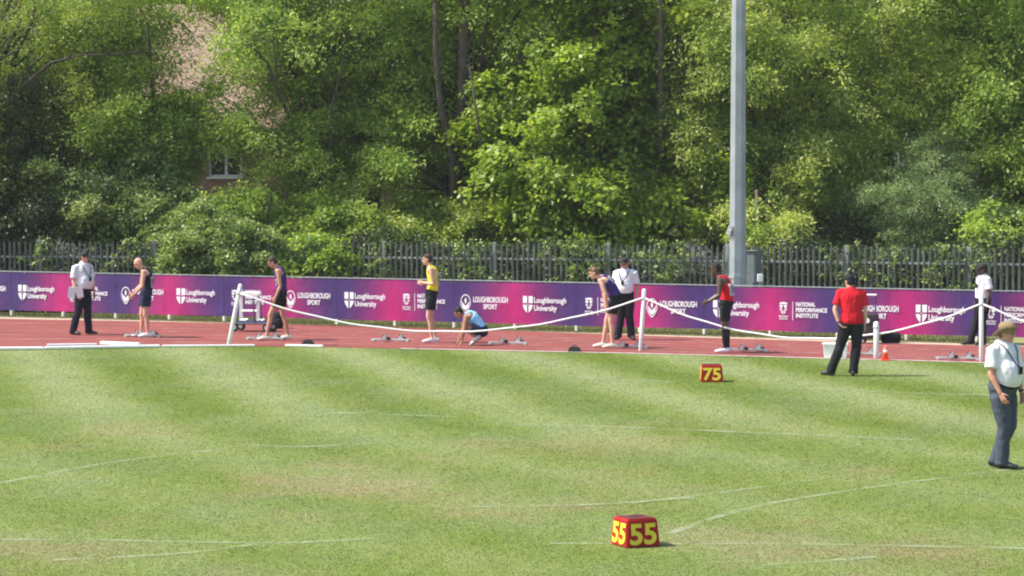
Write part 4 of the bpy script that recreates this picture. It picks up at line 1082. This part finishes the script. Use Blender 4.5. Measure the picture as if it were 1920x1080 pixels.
# ---------------------------------------------------------------- people
def V(*a): return Vector(a)
def hand(bm, W_, d, nrm, k=1.0, curl=.5, thumb=1):
    """palm, four unequal curled fingers and a thumb; d = along the hand, nrm = palm side"""
    d = d.normalized(); nrm = (nrm - d * nrm.dot(d)).normalized(); s = d.cross(nrm).normalized()
    k *= 1.0
    loft(bm, [W_ - d * .01, W_ + d * .03 * k, W_ + d * .088 * k], [(.026 * k, .018 * k), (.036 * k, .017 * k), (.040 * k, .014 * k)], 12, side=s)
    for i, (o, L) in enumerate(((-.030, .060), (-.010, .074), (.010, .080), (.030, .070))):
        b0 = W_ + d * .085 * k + s * o * k * 1.02; L *= k
        c1 = curl * .55; c2 = curl * 1.25
        p1 = b0 + (d * math.cos(c1) + nrm * math.sin(c1)) * L * .45
        p2 = p1 + (d * math.cos(c2) + nrm * math.sin(c2)) * L * .32
        p3 = p2 + (d * math.cos(c2 * 1.4) + nrm * math.sin(c2 * 1.4)) * L * .25
        loft(bm, [b0 - d * .012, b0, p1, p2, p3], [.0095 * k, .0095 * k, .0088 * k, .008 * k, .0068 * k], 8)
    b0 = W_ + d * .022 * k + s * thumb * .030 * k
    p1 = b0 + (d * .6 + s * thumb * .65 + nrm * .25).normalized() * .038 * k; p2 = p1 + (d * .85 + s * thumb * .25 + nrm * .4).normalized() * .03 * k
    loft(bm, [b0 - s * thumb * .01, b0, p1, p2], [.014 * k, .013 * k, .0105 * k, .0085 * k], 8)

def person(px, py, label, J, face, headface, skin, top, bottom, shoes, build=1.0, belly=0.0, hair=None, hairstyle='short', cap=None,
           topmat=None, botmat=None, shoemat=None, group=None, extras=(), curl=(.5, .5), socks=None, sleeve=.55, short_len=.45, belt=None, headup=None, seed=0, hands=None, neckfwd=0):
    """J: joints in metres (x right, y away, z up) about the ground point between the feet"""
    base = G(px, py); rz = -math.atan((px - 960) / F)
    root = empty('person', base + V(0, 0, .012 if py < 684 and py > 600 else .006), rz, label=label, cat='person', group=group)
    J = {k: Vector(v) for k, v in J.items()}
    b = build
    f = Vector(face).normalized()
    shl = (J['sR'] - J['sL']); shl_ = shl.normalized(); hpl = (J['hR'] - J['hL']).normalized()
    P, C, Nk, H = J['pelvis'], J['chest'], J['neck'], J['head']
    hf = Vector(headface).normalized()
    hu = (Vector(headup) if headup else (V(0, 0, 1) * 1.0 + (H - Nk).normalized() * .6)); hu = (hu - hf * hu.dot(hf)).normalized(); hs = hf.cross(hu).normalized()
    HR = Matrix((hs, hf, hu)).transposed()           # local x = side, y = forward, z = up
    # spine curve
    def spine(t):
        # t 0 pelvis .. .5 chest .. 1 neck, a parabola through the three
        return P * ((1 - t) * (1 - 2 * t)) + C * (4 * t * (1 - t)) + Nk * (t * (2 * t - 1))
    def side(t): return (hpl * (1 - t) + shl_ * t).normalized()
    prof = [(-.14, .125, .095), (-.05, .160, .118), (.06, .162, .118), (.22, .142 + belly * .04, .104 + belly * .035), (.40, .150 + belly * .03, .108 + belly * .03), (.58, .168, .116), (.74, .176, .114), (.85, .158, .096), (.91, .130, .084), (.965, .095, .074), (1.02, .066, .062)]
    def fwd(t):
        d = spine(min(1, t + .05)) - spine(max(-.2, t - .05)); s_ = side(max(0, min(1, t)))
        q = d.cross(s_).normalized(); return q if q.dot(f) > 0 else -q
    def rad(t):
        for (a, ra, rb), (c, rc, rd) in zip(prof, prof[1:]):
            if t <= c:
                u = max(0, (t - a) / (c - a)); return (ra + (rc - ra) * u, rb + (rd - rb) * u)
        return prof[-1][1:]
    def torso(bm, t0, t1, off, n=14, scale=lambda t: (1, 1)):
        pts, rr, ss = [], [], []
        for i in range(n + 1):
            t = t0 + (t1 - t0) * i / n; ra, rb = rad(t); sc = scale(t)
            bl = math.exp(-((t - .27) / .22) ** 2) * belly
            pts.append(spine(t) + fwd(t) * bl * .045); rr.append(((ra * b + off) * sc[0], (rb * b + off + bl * .03) * sc[1])); ss.append(side(max(0, min(1, t))))
        loft(bm, pts, rr, 20, side=ss, cap=.5, p=2.3)
    def surf(t, ang, off):
        """point on the clothed torso; ang 0 = front, 90 = towards R"""
        ra, rb = rad(t); bl = math.exp(-((t - .27) / .22) ** 2) * belly
        return spine(t) + fwd(t) * bl * .045 + fwd(t) * (math.cos(ang) * (rb * b + off + bl * .03)) + side(t) * (math.sin(ang) * (ra * b + off))
    # ---- body, one continuous skin
    bm = bmesh.new()
    torso(bm, -.12, 1.0, 0)
    loft(bm, [Nk - (Nk - C).normalized() * .04, Nk + (H - Nk) * .35, H - hu * .05], [.066 * b, .056 * b, .056 * b], 14)
    for S_ in 'LR':
        s0, e0, w0 = J['s' + S_], J['e' + S_], J['w' + S_]
        ax = J['n' + S_] if 'n' + S_ in J else f
        loft(bm, [Nk.lerp(s0, .45) - V(0, 0, .025), s0, s0.lerp(e0, .25), s0.lerp(e0, .5), s0.lerp(e0, .8), e0, e0.lerp(w0, .25), e0.lerp(w0, .6), w0],
             [.052 * b, .060 * b, .053 * b, .047 * b, .040 * b, .038 * b, .040 * b, .032 * b, .024 * b], 12, cap=.4)
        hd = J['d' + S_] if 'd' + S_ in J else (w0 - e0)
        cen = spine(.3)
        inn = J['i' + S_] if 'i' + S_ in J else (side(.3) * (1 if S_ == 'L' else -1))
        hand(bm, w0, hd, inn, 1.0, curl[0 if S_ == 'L' else 1], thumb=1 if ((hd.normalized().cross(inn)).dot(f) > 0) else -1)
        h0, k0, a0 = J['h' + S_], J['k' + S_], J['a' + S_]
        kf = (f - (a0 - h0).normalized() * f.dot((a0 - h0).normalized()))
        loft(bm, [h0 + (P - h0) * .35, h0.lerp(k0, .12), h0.lerp(k0, .35), h0.lerp(k0, .7), k0, k0.lerp(a0, .12) - kf * .008, k0.lerp(a0, .33) - kf * .018, k0.lerp(a0, .62) - kf * .006, k0.lerp(a0, .88), a0],
             [.082 * b, .092 * b, .086 * b, .068 * b, .056 * b, .052 * b, .056 * b, .044 * b, .033 * b, .036 * b], 14, cap=.4)
        td = J['t' + S_].normalized()
        ank = a0; toe = ank + td * .15 + V(0, 0, -max(0, a0.z - .035)) if td.z > -.3 else ank + td * .17
        loft(bm, [ank - td * .03 + V(0, 0, -.035), ank + V(0, 0, -.02), ank.lerp(toe, .55), toe], [.033, .035, .032, .022], 12)
    def hp3(x, y, z): return H + HR @ V(x, y, z)
    ellip(bm, hp3(0, -.012, .028), (.074, .094, .088), HR, 20)
    ellip(bm, hp3(0, .012, -.035), (.060, .074, .076), HR, 18)
    ellip(bm, hp3(0, .050, -.082), (.034, .034, .028), HR, 12)
    loft(bm, [hp3(0, .078, .020), hp3(0, .100, -.008), hp3(0, .106, -.026), hp3(0, .088, -.034)], [.008, .011, .014, .009], 8)
    ellip(bm, hp3(0, .074, -.056), (.024, .014, .010), HR, 10)
    ellip(bm, hp3(0, .077, .030), (.046, .014, .012), HR, 12)
    for s_ in (-1, 1): ellip(bm, hp3(s_ * .074, -.006, -.008), (.011, .020, .031), HR, 10)
    me = remesh(bm, .0065, 2)
    body = link('body', me, M[skin], root)
    for s_ in (-1, 1):
        bm = bmesh.new(); ellip(bm, hp3(s_ * .030, .079, .010), (.0125, .008, .007), HR, 10); bmo('eye', bm, M['eye'], root)
    # ---- hair or hat
    if hair:
        bm = bmesh.new()
        ellip(bm, hp3(0, -.018, .040), (.080, .095, .086), HR, 20); ellip(bm, hp3(0, -.045, -.005), (.076, .064, .070), HR, 16)
        if hairstyle == 'quiff': ellip(bm, hp3(0, .045, .100), (.058, .045, .030), HR, 14)
        me = remesh(bm, .008, 2, .006, seed); link('hair', me, M[hair], root)
    if cap == 'cap' or (cap and cap.startswith('cap')):
        cm = M[cap.split(':')[1]]
        bm = bmesh.new(); ellip(bm, hp3(0, -.012, .055), (.084, .103, .074), HR, 22)
        loft(bm, [hp3(0, .07, .042), hp3(0, .12, .034), hp3(0, .158, .024)], [(.066, .008), (.062, .006), (.045, .004)], 16, side=hs)
        loft(bm, [hp3(0, -.012, .126), hp3(0, -.012, .133)], [.008, .006], 8)
        c_ = link('cap', remesh(bm, .006, 1), cm, root)
    if cap == 'hat':
        # brim tilted up at the front, sloping down behind
        bm = bmesh.new()
        ellip(bm, hp3(0, -.006, .078), (.088, .106, .070), HR, 24); loft(bm, [hp3(0, -.0, .02), hp3(0, 0, .075)], [(.086, .104), (.088, .106)], 24, side=hs)
        HK = HR @ Matrix.Rotation(R(17), 3, 'X')
        def hp3(x, y, z, HK=HK): return H + HR @ V(0, 0, .04) + HK @ V(x, y - .004, z - .04)
        rings = []
        for rr_ in (.9, 1.3, 1.75, 1.78, 1.3, .9):
            ring_ = []
            for q in range(28):
                t = 2 * math.pi * q / 28; x = math.sin(t) * .092 * rr_; y = math.cos(t) * .112 * rr_ * (1.0 if math.cos(t) < 0 else .84)
                z = .040 + (abs(math.sin(t)) ** 2) * .030 * (rr_ - .9) + (y * .12) - .012 * (rr_ - 1)
                ring_.append((x, y, z))
            rings.append(ring_)
        for ri in range(3, 6): rings[ri] = [(x, y, z - .008) for x, y, z in rings[ri]]
        vs_ = [[bm.verts.new(hp3(*q)) for q in r_] for r_ in rings]
        for r_ in range(6):
            for q in range(28): bm.faces.new((vs_[r_][q], vs_[r_][(q + 1) % 28], vs_[(r_ + 1) % 6][(q + 1) % 28], vs_[(r_ + 1) % 6][q]))
        h_ = link('hat', remesh(bm, .0055, 1, .004), M['strawhat'], root)
        bm = bmesh.new(); loft(bm, [hp3(0, -.004, .048), hp3(0, -.004, .072)], [(.0935, .1115), (.0925, .1105)], 24, side=hs, cap=0); bmo('hat_band', bm, M['barkdark'], h_, smooth=True)
    # ---- top
    bm = bmesh.new()
    if top == 'polo':
        torso(bm, (.06 if belt else -.07), .985, .018 if belt else .028)
        for S_ in 'LR':
            s0, e0 = J['s' + S_], J['e' + S_]
            en = s0.lerp(e0, sleeve + .18)
            loft(bm, [Nk.lerp(s0, .35) - V(0, 0, .035), Nk.lerp(s0, .75) - V(0, 0, .012), s0 - V(0, 0, .005), s0.lerp(en, .5), en], [.062 * b, .070 * b, .076 * b, .074 * b, .078 * b], 16, cap=.12)
        me = remesh(bm, .009, 2, .011, seed)
        tp_ = link('shirt', me, M[topmat], root)
        bm = bmesh.new(); nd = (H - Nk).normalized()
        loft(bm, [Nk - nd * .035, Nk + nd * .018, Nk + nd * .03], [(.088 * b, .082 * b), (.074 * b, .072 * b), (.07 * b, .068 * b)], 18, side=shl_, cap=.1)
        ellip(bm, Nk - nd * .03 + f * .05, (.035, .035, .02))
        link('collar', remesh(bm, .007, 1), M[topmat], tp_)
    else:
        sh_t = .9
        torso(bm, -.06, .90, .012, scale=lambda t: (1 if t < .62 else 1 - .42 * (t - .62) / .28, 1))
        for s_ in (-1, 1):
            a_ = surf(.80, R(42) * s_, .012); c_ = Nk + shl_ * s_ * .090 * b + V(0, 0, -.002) + (C - Nk).normalized() * .012; d_ = surf(.80, R(180 - 42) * s_, .012)
            loft(bm, [a_, surf(.9, R(50) * s_, .006), c_ + V(0, 0, .018), surf(.9, R(130) * s_, .006), d_], [.026, .022, .022, .022, .026], 10)
        me = remesh(bm, .008, 2, .006, seed); tp_ = link('vest', me, M[topmat], root)
    # ---- legs
    bm = bmesh.new()
    torso(bm, -.16, .105 if belt else .10, .027 if belt else .018)
    for S_ in 'LR':
        h0, k0, a0 = J['h' + S_], J['k' + S_], J['a' + S_]
        if bottom == 'trousers':
            e_ = a0 + V(0, 0, -.035)
            kf = (f - (a0 - h0).normalized() * f.dot((a0 - h0).normalized()))
            loft(bm, [h0 + (P - h0) * .3, h0.lerp(k0, .15), h0.lerp(k0, .45), k0.lerp(h0, .2), k0, k0.lerp(a0, .3) - kf * .012, k0.lerp(a0, .7), e_],
                 [.105 * b, .115 * b, .104 * b, .088 * b, .082 * b, .082 * b, .076 * b, .080 * b], 18, cap=.15)
        elif bottom == 'tights':
            e_ = h0.lerp(k0, .72); loft(bm, [h0 + (P - h0) * .3, h0.lerp(k0, .15), h0.lerp(k0, .4), e_], [.096 * b, .106 * b, .098 * b, .078 * b], 18, cap=.1)
        else:
            e_ = h0.lerp(k0, short_len); loft(bm, [h0 + (P - h0) * .3, h0.lerp(k0, .15), e_], [.108 * b, .114 * b, .112 * b], 18, cap=.1)
    me = remesh(bm, .009, 2, .012 if bottom == 'trousers' else .006, seed + 3)
    link('trousers' if bottom == 'trousers' else 'shorts', me, M[botmat], root)
    if belt:
        bm = bmesh.new(); torso(bm, .065, .10, .031, 3)
        bmo('belt', bm, M['cblack'], root, smooth=True)
    # ---- shoes, socks
    for S_ in 'LR':
        a0 = J['a' + S_]; td = J['t' + S_].normalized(); h_ = Vector((td.x, td.y, 0)).normalized() if abs(td.z) < .95 else td
        bm = bmesh.new(); sd_ = V(-h_.y, h_.x, 0)
        dn = V(0, 0, -1)
        if td.z < -.25:                      # heel raised, standing on the toes
            dn = (V(0, 0, -1) - td * (V(0, 0, -1).dot(td))).normalized(); h_ = td
            g = a0 + dn * .06
        else: g = V(a0.x, a0.y, .0)
        lz = -dn
        loft(bm, [g - h_ * .075 + lz * .042, g - h_ * .05 + lz * .052, g + lz * .055, g + h_ * .07 + lz * .048, g + h_ * .14 + lz * .036, g + h_ * .195 + lz * .030],
             [(.030, .036), (.039, .050), (.041, .052), (.044, .044), (.048, .033), (.034, .024)], 16, side=sd_, cap=.6)
        loft(bm, [g + lz * .05, g + lz * .09], [.042, .040], 14, cap=.2)
        me = remesh(bm, .0065, 2); sh_ = link('shoe', me, M[shoemat], root)
        if socks:
            k0 = J['k' + S_]; bm = bmesh.new(); q0 = k0.lerp(a0, socks[1])
            kf = (f - (a0 - J['h' + S_]).normalized() * f.dot((a0 - J['h' + S_]).normalized()))
            loft(bm, [q0, q0.lerp(a0, .2) - kf * .012, q0.lerp(a0, .6), a0.lerp(k0, .1), a0], [.058 * b, .062 * b, .050 * b, .040 * b, .042 * b], 14, cap=.15)
            link('sock', remesh(bm, .008, 1), M[socks[0]], root)
    # ---- extras
    for ex in extras:
        if ex[0] == 'bib':
            _, t0, t1, a0, a1, off = ex
            bm = bmesh.new(); g = [[bm.verts.new(surf(t0 + (t1 - t0) * j / 6, a0 + (a1 - a0) * i / 8, off)) for i in range(9)] for j in range(7)]
            for j in range(6):
                for i in range(8): bm.faces.new((g[j][i], g[j][i + 1], g[j + 1][i + 1], g[j + 1][i]))
            bmesh.ops.solidify(bm, geom=bm.faces[:], thickness=.004); bmo('race_bib', bm, M['cwhite'], tp_, smooth=True)
            bm = bmesh.new(); am = (a0 + a1) / 2; tm = (t0 + t1) / 2
            for da in (-.16, .16):
                loft(bm, [surf(tm + .09, am + da, off + .006), surf(tm - .09, am + da * 1.05, off + .006)], [(.012, .003), (.012, .003)], 8, side=side(.5))
            bmo('bib_number', bm, M['cblack'], tp_)
        if ex[0] == 'lanyard':
            bm = bmesh.new()
            for s_ in (-1, 1):
                loft(bm, [Nk + shl_ * s_ * .075 * b + V(0, 0, .012), surf(.92, R(40) * s_, .040), surf(.78, R(24) * s_, .040), surf(.6, R(12) * s_, .040), surf(ex[1] + .02, R(2) * s_, .040)], [(.009, .004)] * 5, 8, side=shl_)
            ly = bmo('lanyard', bm, M['cblack'], root)
            c_ = surf(ex[1] - .04, 0, .046); bm = bmesh.new(); ff = fwd(.5)
            loft(bm, [c_ + V(0, 0, .045), c_ - V(0, 0, .045)], [(.032, .005), (.032, .005)], 12, side=shl_, p=6, cap=.1); bmo('badge', bm, M['cblack' if len(ex) < 3 else ex[2]], ly)
        if ex[0] == 'watch':
            w0 = J['w' + ex[1]]; e0 = J['e' + ex[1]]; d_ = (w0 - e0).normalized(); bm = bmesh.new()
            loft(bm, [w0 - d_ * .035, w0 - d_ * .01], [.032 * b, .031 * b], 14, cap=0); bmo('wristwatch', bm, M['black'], root)
        if ex[0] == 'glasses':
            bm = bmesh.new()
            for s_ in (-1, 1):
                loft(bm, [hp3(s_ * .033, .088, .010), hp3(s_ * .033, .0915, .010)], [(.024, .015), (.024, .015)], 12, side=hs, cap=0)
                tube(bm, hp3(s_ * .058, .085, .014), hp3(s_ * .080, -.0, .012), .0028, 6)
            tube(bm, hp3(-.012, .092, .014), hp3(.012, .092, .014), .003, 6); bmo('glasses', bm, M['black'], root)
    return root

def stand(face, x=0.0, h=1.0, **kw):
    """upright default; overrides by keyword"""
    f = Vector((face[0], face[1], 0)).normalized(); r = V(f.y, -f.x, 0)      # r = the person's right
    def p(fw, rt, z): return V(x, 0, 0) + f * fw * h + r * rt * h + V(0, 0, z * h)
    J = dict(pelvis=p(0, 0, .97), chest=p(.0, 0, 1.27), neck=p(-.01, 0, 1.53), head=p(.025, 0, 1.665),
             sL=p(-.01, -.185, 1.455), sR=p(-.01, .185, 1.455), eL=p(-.03, -.235, 1.16), eR=p(-.03, .235, 1.16), wL=p(.05, -.235, .91), wR=p(.05, .235, .91),
             hL=p(0, -.092, .915), hR=p(0, .092, .915), kL=p(.02, -.10, .50), kR=p(.02, .10, .50), aL=p(-.02, -.11, .085), aR=p(-.02, .11, .085),
             tL=f - r * .2, tR=f + r * .2)
    for k, v in kw.items(): J[k] = Vector(v)
    return J

off_g = 'officials in white shirts'; ath_g = 'athletes waiting at the starting blocks'
# 1 official far left, facing right, papers in the hand
f1 = (.80, -.60, 0)
J = stand(f1, h=1.0)
sh_ = V(0, 0, .0)
J.update(pelvis=V(.0, 0, .97), chest=V(.03, 0, 1.27), neck=V(.01, 0, 1.54), head=V(.045, -.02, 1.675), sL=V(.14, .12, 1.46), sR=V(-.16, -.10, 1.46), eR=V(-.20, -.13, 1.15), wR=V(-.12, -.22, .91),
         eL=V(.22, .16, 1.15), wL=V(.24, .10, .90), hL=V(.07, .06, .91), hR=V(-.07, -.05, .91), kL=V(.10, .04, .49), kR=V(-.10, -.06, .50), aL=V(.12, .06, .085), aR=V(-.22, -.05, .085), tL=V(.9, -.4, 0), tR=V(.8, -.6, 0))
o1 = person(156, 628, 'official in white shirt and dark cap holding papers at far left', J, f1, (.8, -.6, -.12), 'skin', 'polo', 'trousers', None, 1.03, .8, hair='hairbrown', cap='cap:capgrey',
       topmat='cwhite', botmat='cdark', shoemat='black', group=off_g, extras=(('lanyard', .45, 'cnavy'), ('glasses',)), seed=1, belt=1)
bm = bmesh.new()
for i, (x, z, a) in enumerate(((-.235, .93, 6), (-.06, .94, -4))):
    box(bm, (x, -.33, z), (.15 if i == 0 else .13, .012, .24), Matrix.Rotation(R(a), 3, 'Y'), .002)
box(bm, (-.15, -.325, .98), (.2, .01, .10), None, .002)
pp = bmo('paper_sheets', bm, M['cwhite']); pp.location = o1.location; pp.rotation_euler = o1.rotation_euler
tag(pp, 'white sheets of paper held by the far left official', 'papers')

# 2 bald athlete, head bowed, facing left
f = (-1, 0, 0)
J = dict(pelvis=V(.03, 0, .95), chest=V(.055, 0, 1.24), neck=V(-.035, 0, 1.475), head=V(-.13, -.01, 1.575), sL=V(-.02, -.17, 1.39), sR=V(-.02, .17, 1.39), eL=V(-.05, -.20, 1.10), wL=V(-.22, -.18, .93),
         eR=V(-.08, .22, 1.10), wR=V(-.24, .18, .96), hL=V(.03, -.085, .90), hR=V(.02, .085, .90), kL=V(.01, -.09, .47), kR=V(-.07, .09, .48), aL=V(.06, -.10, .10), aR=V(-.08, .10, .10), tL=V(-1, -.1, 0), tR=V(-1, .1, 0))
person(272, 633, 'bald athlete in black vest looking down, beside the far left official', J, f, (-.85, 0, -.5), 'skin', 'vest', 'shorts', None, .97, topmat='cblack', botmat='cnavy', shoemat='cwhite',
       group=ath_g, extras=(('bib', .2, .58, R(-178), R(-122), .024),), seed=2, short_len=.55)
# 3 purple vest athlete walking left
J = dict(pelvis=V(.05, 0, .985), chest=V(.06, 0, 1.28), neck=V(-.02, 0, 1.525), head=V(-.12, 0, 1.635), sL=V(.0, -.175, 1.44), sR=V(-.02, .175, 1.44), eL=V(.045, -.215, 1.14), wL=V(-.06, -.23, .905),
         eR=V(.04, .22, 1.15), wR=V(-.03, .2, .90), hL=V(.02, -.09, .93), hR=V(.06, .09, .93), kL=V(-.17, -.10, .53), kR=V(.10, .09, .51), aL=V(-.24, -.11, .13), aR=V(.20, .10, .10), tL=V(-1, 0, -.0), tR=V(-1, 0, 0))
person(522, 638, 'athlete in purple vest and black shorts walking left with head down', J, f, (-.85, 0, -.5), 'skinred', 'vest', 'shorts', None, .97, hair='hairbrown', topmat='cpurple', botmat='cblack', shoemat='cream',
       group=ath_g, extras=(('bib', .25, .55, R(-62), R(0), .024),), seed=3, short_len=.55)
# 4 yellow vest athlete standing, hands raised at the waist
J = dict(pelvis=V(-.01, 0, 1.02), chest=V(.03, 0, 1.33), neck=V(-.045, 0, 1.59), head=V(-.10, 0, 1.72), sL=V(-.02, -.18, 1.505), sR=V(-.03, .18, 1.505), eL=V(.03, -.225, 1.22), wL=V(-.17, -.14, 1.24),
         eR=V(.0, .22, 1.22), wR=V(-.19, .10, 1.25), hL=V(-.01, -.09, .96), hR=V(-.01, .09, .96), kL=V(-.07, -.09, .53), kR=V(-.03, .09, .53), aL=V(.0, -.10, .10), aR=V(.07, .09, .10), tL=V(-1, -.15, 0), tR=V(-1, .1, 0))
person(810, 643, 'athlete in yellow vest and black shorts standing in profile', J, f, (-1, 0, -.05), 'skin', 'vest', 'shorts', None, .97, hair='hairbrown', topmat='cyellow', botmat='cblack', shoemat='cwhite',
       group=ath_g, extras=(('bib', .3, .68, R(-180), R(-125), .022),), seed=4, short_len=.62)
# 5 crouching athlete
J = dict(pelvis=V(.22, 0, .31), chest=V(.08, 0, .53), neck=V(-.115, 0, .635), head=V(-.245, 0, .66), sL=V(-.10, -.17, .565), sR=V(-.10, .17, .565), eL=V(-.14, -.235, .315), wL=V(-.19, -.19, .09),
         eR=V(-.16, .235, .32), wR=V(-.24, .18, .09), hL=V(.19, -.10, .30), hR=V(.19, .10, .30), kL=V(-.18, -.15, .41), kR=V(-.10, .15, .42), aL=V(.12, -.13, .15), aR=V(.16, .13, .15), tL=V(-.8, 0, -.6), tR=V(-.8, 0, -.6),
         dL=V(-.5, -.05, -.8), dR=V(-.5, .05, -.8), iL=V(-.3, 0, -1), iR=V(-.3, 0, -1))
person(883, 648, 'athlete in light blue vest crouching with hands on the track', J, (-1, 0, -.2), (-.8, 0, -.62), 'skinbrown', 'vest', 'shorts', None, .95, hair='hairblack', topmat='clblue', botmat='cnavy', shoemat='alu',
       group=ath_g, extras=(('bib', .35, .68, R(-188), R(-145), .022),), seed=5, short_len=.5, curl=(.9, .9), headup=(-.45, 0, .9))
# 6 bending athlete
J = dict(pelvis=V(.14, 0, 1.01), chest=V(.02, 0, 1.27), neck=V(-.185, 0, 1.415), head=V(-.295, 0, 1.50), sL=V(-.15, -.18, 1.345), sR=V(-.15, .18, 1.345), eL=V(-.06, -.24, 1.08), wL=V(-.03, -.17, .86),
         eR=V(-.1, .24, 1.09), wR=V(-.06, .17, .86), hL=V(.11, -.09, .95), hR=V(.11, .09, .95), kL=V(.04, -.10, .53), kR=V(-.04, .10, .53), aL=V(.08, -.11, .10), aR=V(-.11, .10, .10), tL=V(-1, -.1, 0), tR=V(-1, 0, 0),
         dL=V(-.1, .05, -1), dR=V(-.1, -.05, -1))
person(1141, 653, 'athlete in purple vest bending forward with hands on thighs', J, (-.8, 0, -.5), (-.95, 0, -.3), 'skin', 'vest', 'shorts', None, .98, hair='hairginger', hairstyle='quiff', topmat='cpurple', botmat='cblack', shoemat='cream',
       group=ath_g, extras=(('bib', .45, .75, R(-185), R(-130), .022),), seed=6, short_len=.6)
# 7 official behind, facing the camera
f7 = (-.25, -.97, 0)
J = stand(f7, h=.965)
J.update(sL=J['sL'] + V(.02, 0, 0), aL=V(.15, .0, .085), kL=V(.10, -.02, .48), aR=V(-.14, 0, .085), kR=V(-.08, -.02, .48), tL=V(.3, -1, 0), tR=V(-.4, -1, 0), eL=V(.27, .02, 1.12), wL=V(.25, -.06, .88))
person(1171, 637.5, 'official in white polo, black trousers and dark cap standing behind the bending athlete', J, f7, (-.45, -.9, -.3), 'skinred', 'polo', 'trousers', None, 1.05, .5, hair='hairbrown', cap='cap:capgrey', topmat='cwhite', botmat='cblack', shoemat='black',
       group=off_g, extras=(('lanyard', .5), ('glasses',)), seed=7, belt=1)
# 8 red vest athlete
J = dict(pelvis=V(.045, 0, .965), chest=V(.05, 0, 1.26), neck=V(-.095, 0, 1.50), head=V(-.165, 0, 1.635), sL=V(-.07, -.185, 1.415), sR=V(-.07, .185, 1.415), eL=V(-.09, -.235, 1.13), wL=V(-.30, -.235, 1.02),
         eR=V(-.10, .23, 1.13), wR=V(-.31, .2, 1.00), hL=V(.03, -.09, .91), hR=V(.03, .09, .91), kL=V(.0, -.09, .51), kR=V(.04, .09, .51), aL=V(.03, -.09, .10), aR=V(.08, .09, .10), tL=V(-1, 0, 0), tR=V(-1, 0, 0))
person(1357, 662, 'dark skinned athlete in red vest and black tights with long black socks', J, f, (-.98, 0, -.15), 'skindark', 'vest', 'tights', None, 1.05, hair='hairblack', topmat='credvest', botmat='cblack', shoemat='cwhite',
       group=ath_g, extras=(('bib', .25, .62, R(-178), R(-112), .024),), seed=8, socks=('cblack', .12))
# 9 red shirt man with his back to the camera
f9 = (-.25, .97, 0)
J = dict(pelvis=V(.16, 0, .975), chest=V(.155, 0, 1.26), neck=V(.14, .01, 1.52), head=V(.115, .03, 1.645), sL=V(-.04, .02, 1.45), sR=V(.335, .04, 1.45), eL=V(-.135, -.06, 1.16), wL=V(-.06, -.10, .92),
         eR=V(.395, .0, 1.14), wR=V(.385, .05, .885), hL=V(.065, 0, .92), hR=V(.25, 0, .92), kL=V(-.04, .04, .50), kR=V(.245, .03, .49), aL=V(-.20, .02, .085), aR=V(.19, .0, .085), tL=V(-.8, .55, 0), tR=V(.0, 1, 0), dL=V(.5, 0, -.5), dR=V(0, 0, -1))
person(1579, 705, 'man in red polo shirt and black trousers with his back to the camera', J, f9, (-.55, .83, -.1), 'skin', 'polo', 'trousers', None, 1.05, .1, hair='hairblack', cap='cap:cblack', topmat='cred', botmat='cblack', shoemat='black',
       extras=(('watch', 'L'),), seed=9, curl=(.8, .6))
# 10 official at right facing left
f10 = (-.85, -.5, 0)
J = stand(f10, h=.93)
for k in ('pelvis', 'chest', 'neck', 'head', 'sL', 'sR', 'eL', 'eR', 'wL', 'wR', 'hL', 'hR'): J[k] = J[k] + V(.10, 0, 0)
J['kL'] += V(.06, 0, 0); J['kR'] += V(.03, 0, 0); J['aR'] = V(-.14, .02, .085); J['aL'] = V(.10, -.05, .085)
person(1833, 648, 'dark skinned official in white polo and cap by the right rope post', J, f10, (-.95, -.3, -.15), 'skindark', 'polo', 'trousers', None, .97, .2, hair='hairblack', cap='cap:capgrey', topmat='cwhite', botmat='cblack', shoemat='black',
       group=off_g, extras=(('lanyard', .6),), seed=10, belt=1)
# 11 man in the straw hat at the right edge
f11 = (.88, -.47, 0)
J = dict(pelvis=V(.0, 0, .975), chest=V(.02, 0, 1.27), neck=V(-.005, 0, 1.52), head=V(.05, -.01, 1.635), sR=V(-.115, -.145, 1.44), sL=V(.13, .135, 1.44), eR=V(-.135, -.20, 1.15), wR=V(-.02, -.25, .925),
         eL=V(.19, .19, 1.14), wL=V(.23, .12, .91), hR=V(-.035, -.08, .91), hL=V(.055, .075, .91), kR=V(.03, -.09, .50), kL=V(.09, .06, .51), aR=V(.0, -.07, .085), aL=V(-.075, .09, .085), tR=V(.95, -.3, 0), tL=V(1, .0, 0))
person(1878, 878, 'man in khaki brimmed hat, white polo and grey trousers at right edge', J, f11, (.9, -.42, -.05), 'skinred', 'polo', 'trousers', None, 1.06, .9, hair='hairginger', cap='hat', topmat='cwhite', botmat='cgrey', shoemat='black',
       group=off_g, extras=(('lanyard', .42), ('watch', 'L')), seed=11, curl=(.6, .6), belt=1)

# ---------------------------------------------------------------- thin haze volume, added to lift the dark tones
bm = bmesh.new(); box(bm, (0, 45, 12.5), (150, 150, 27))
hm = bpy.data.materials.new('haze'); hm.use_nodes = True; hn = hm.node_tree; hn.nodes.remove(hn.nodes['Principled BSDF'])
pv = hn.nodes.new('ShaderNodeVolumePrincipled'); pv.inputs['Density'].default_value = .00024; pv.inputs['Color'].default_value = (.92, .95, .96, 1)
hn.links.new(pv.outputs[0], hn.nodes['Material Output'].inputs['Volume'])
tag(bmo('haze', bm, hm), 'thin pale haze volume added over the whole field to lift the dark tones', 'haze', kind='stuff')
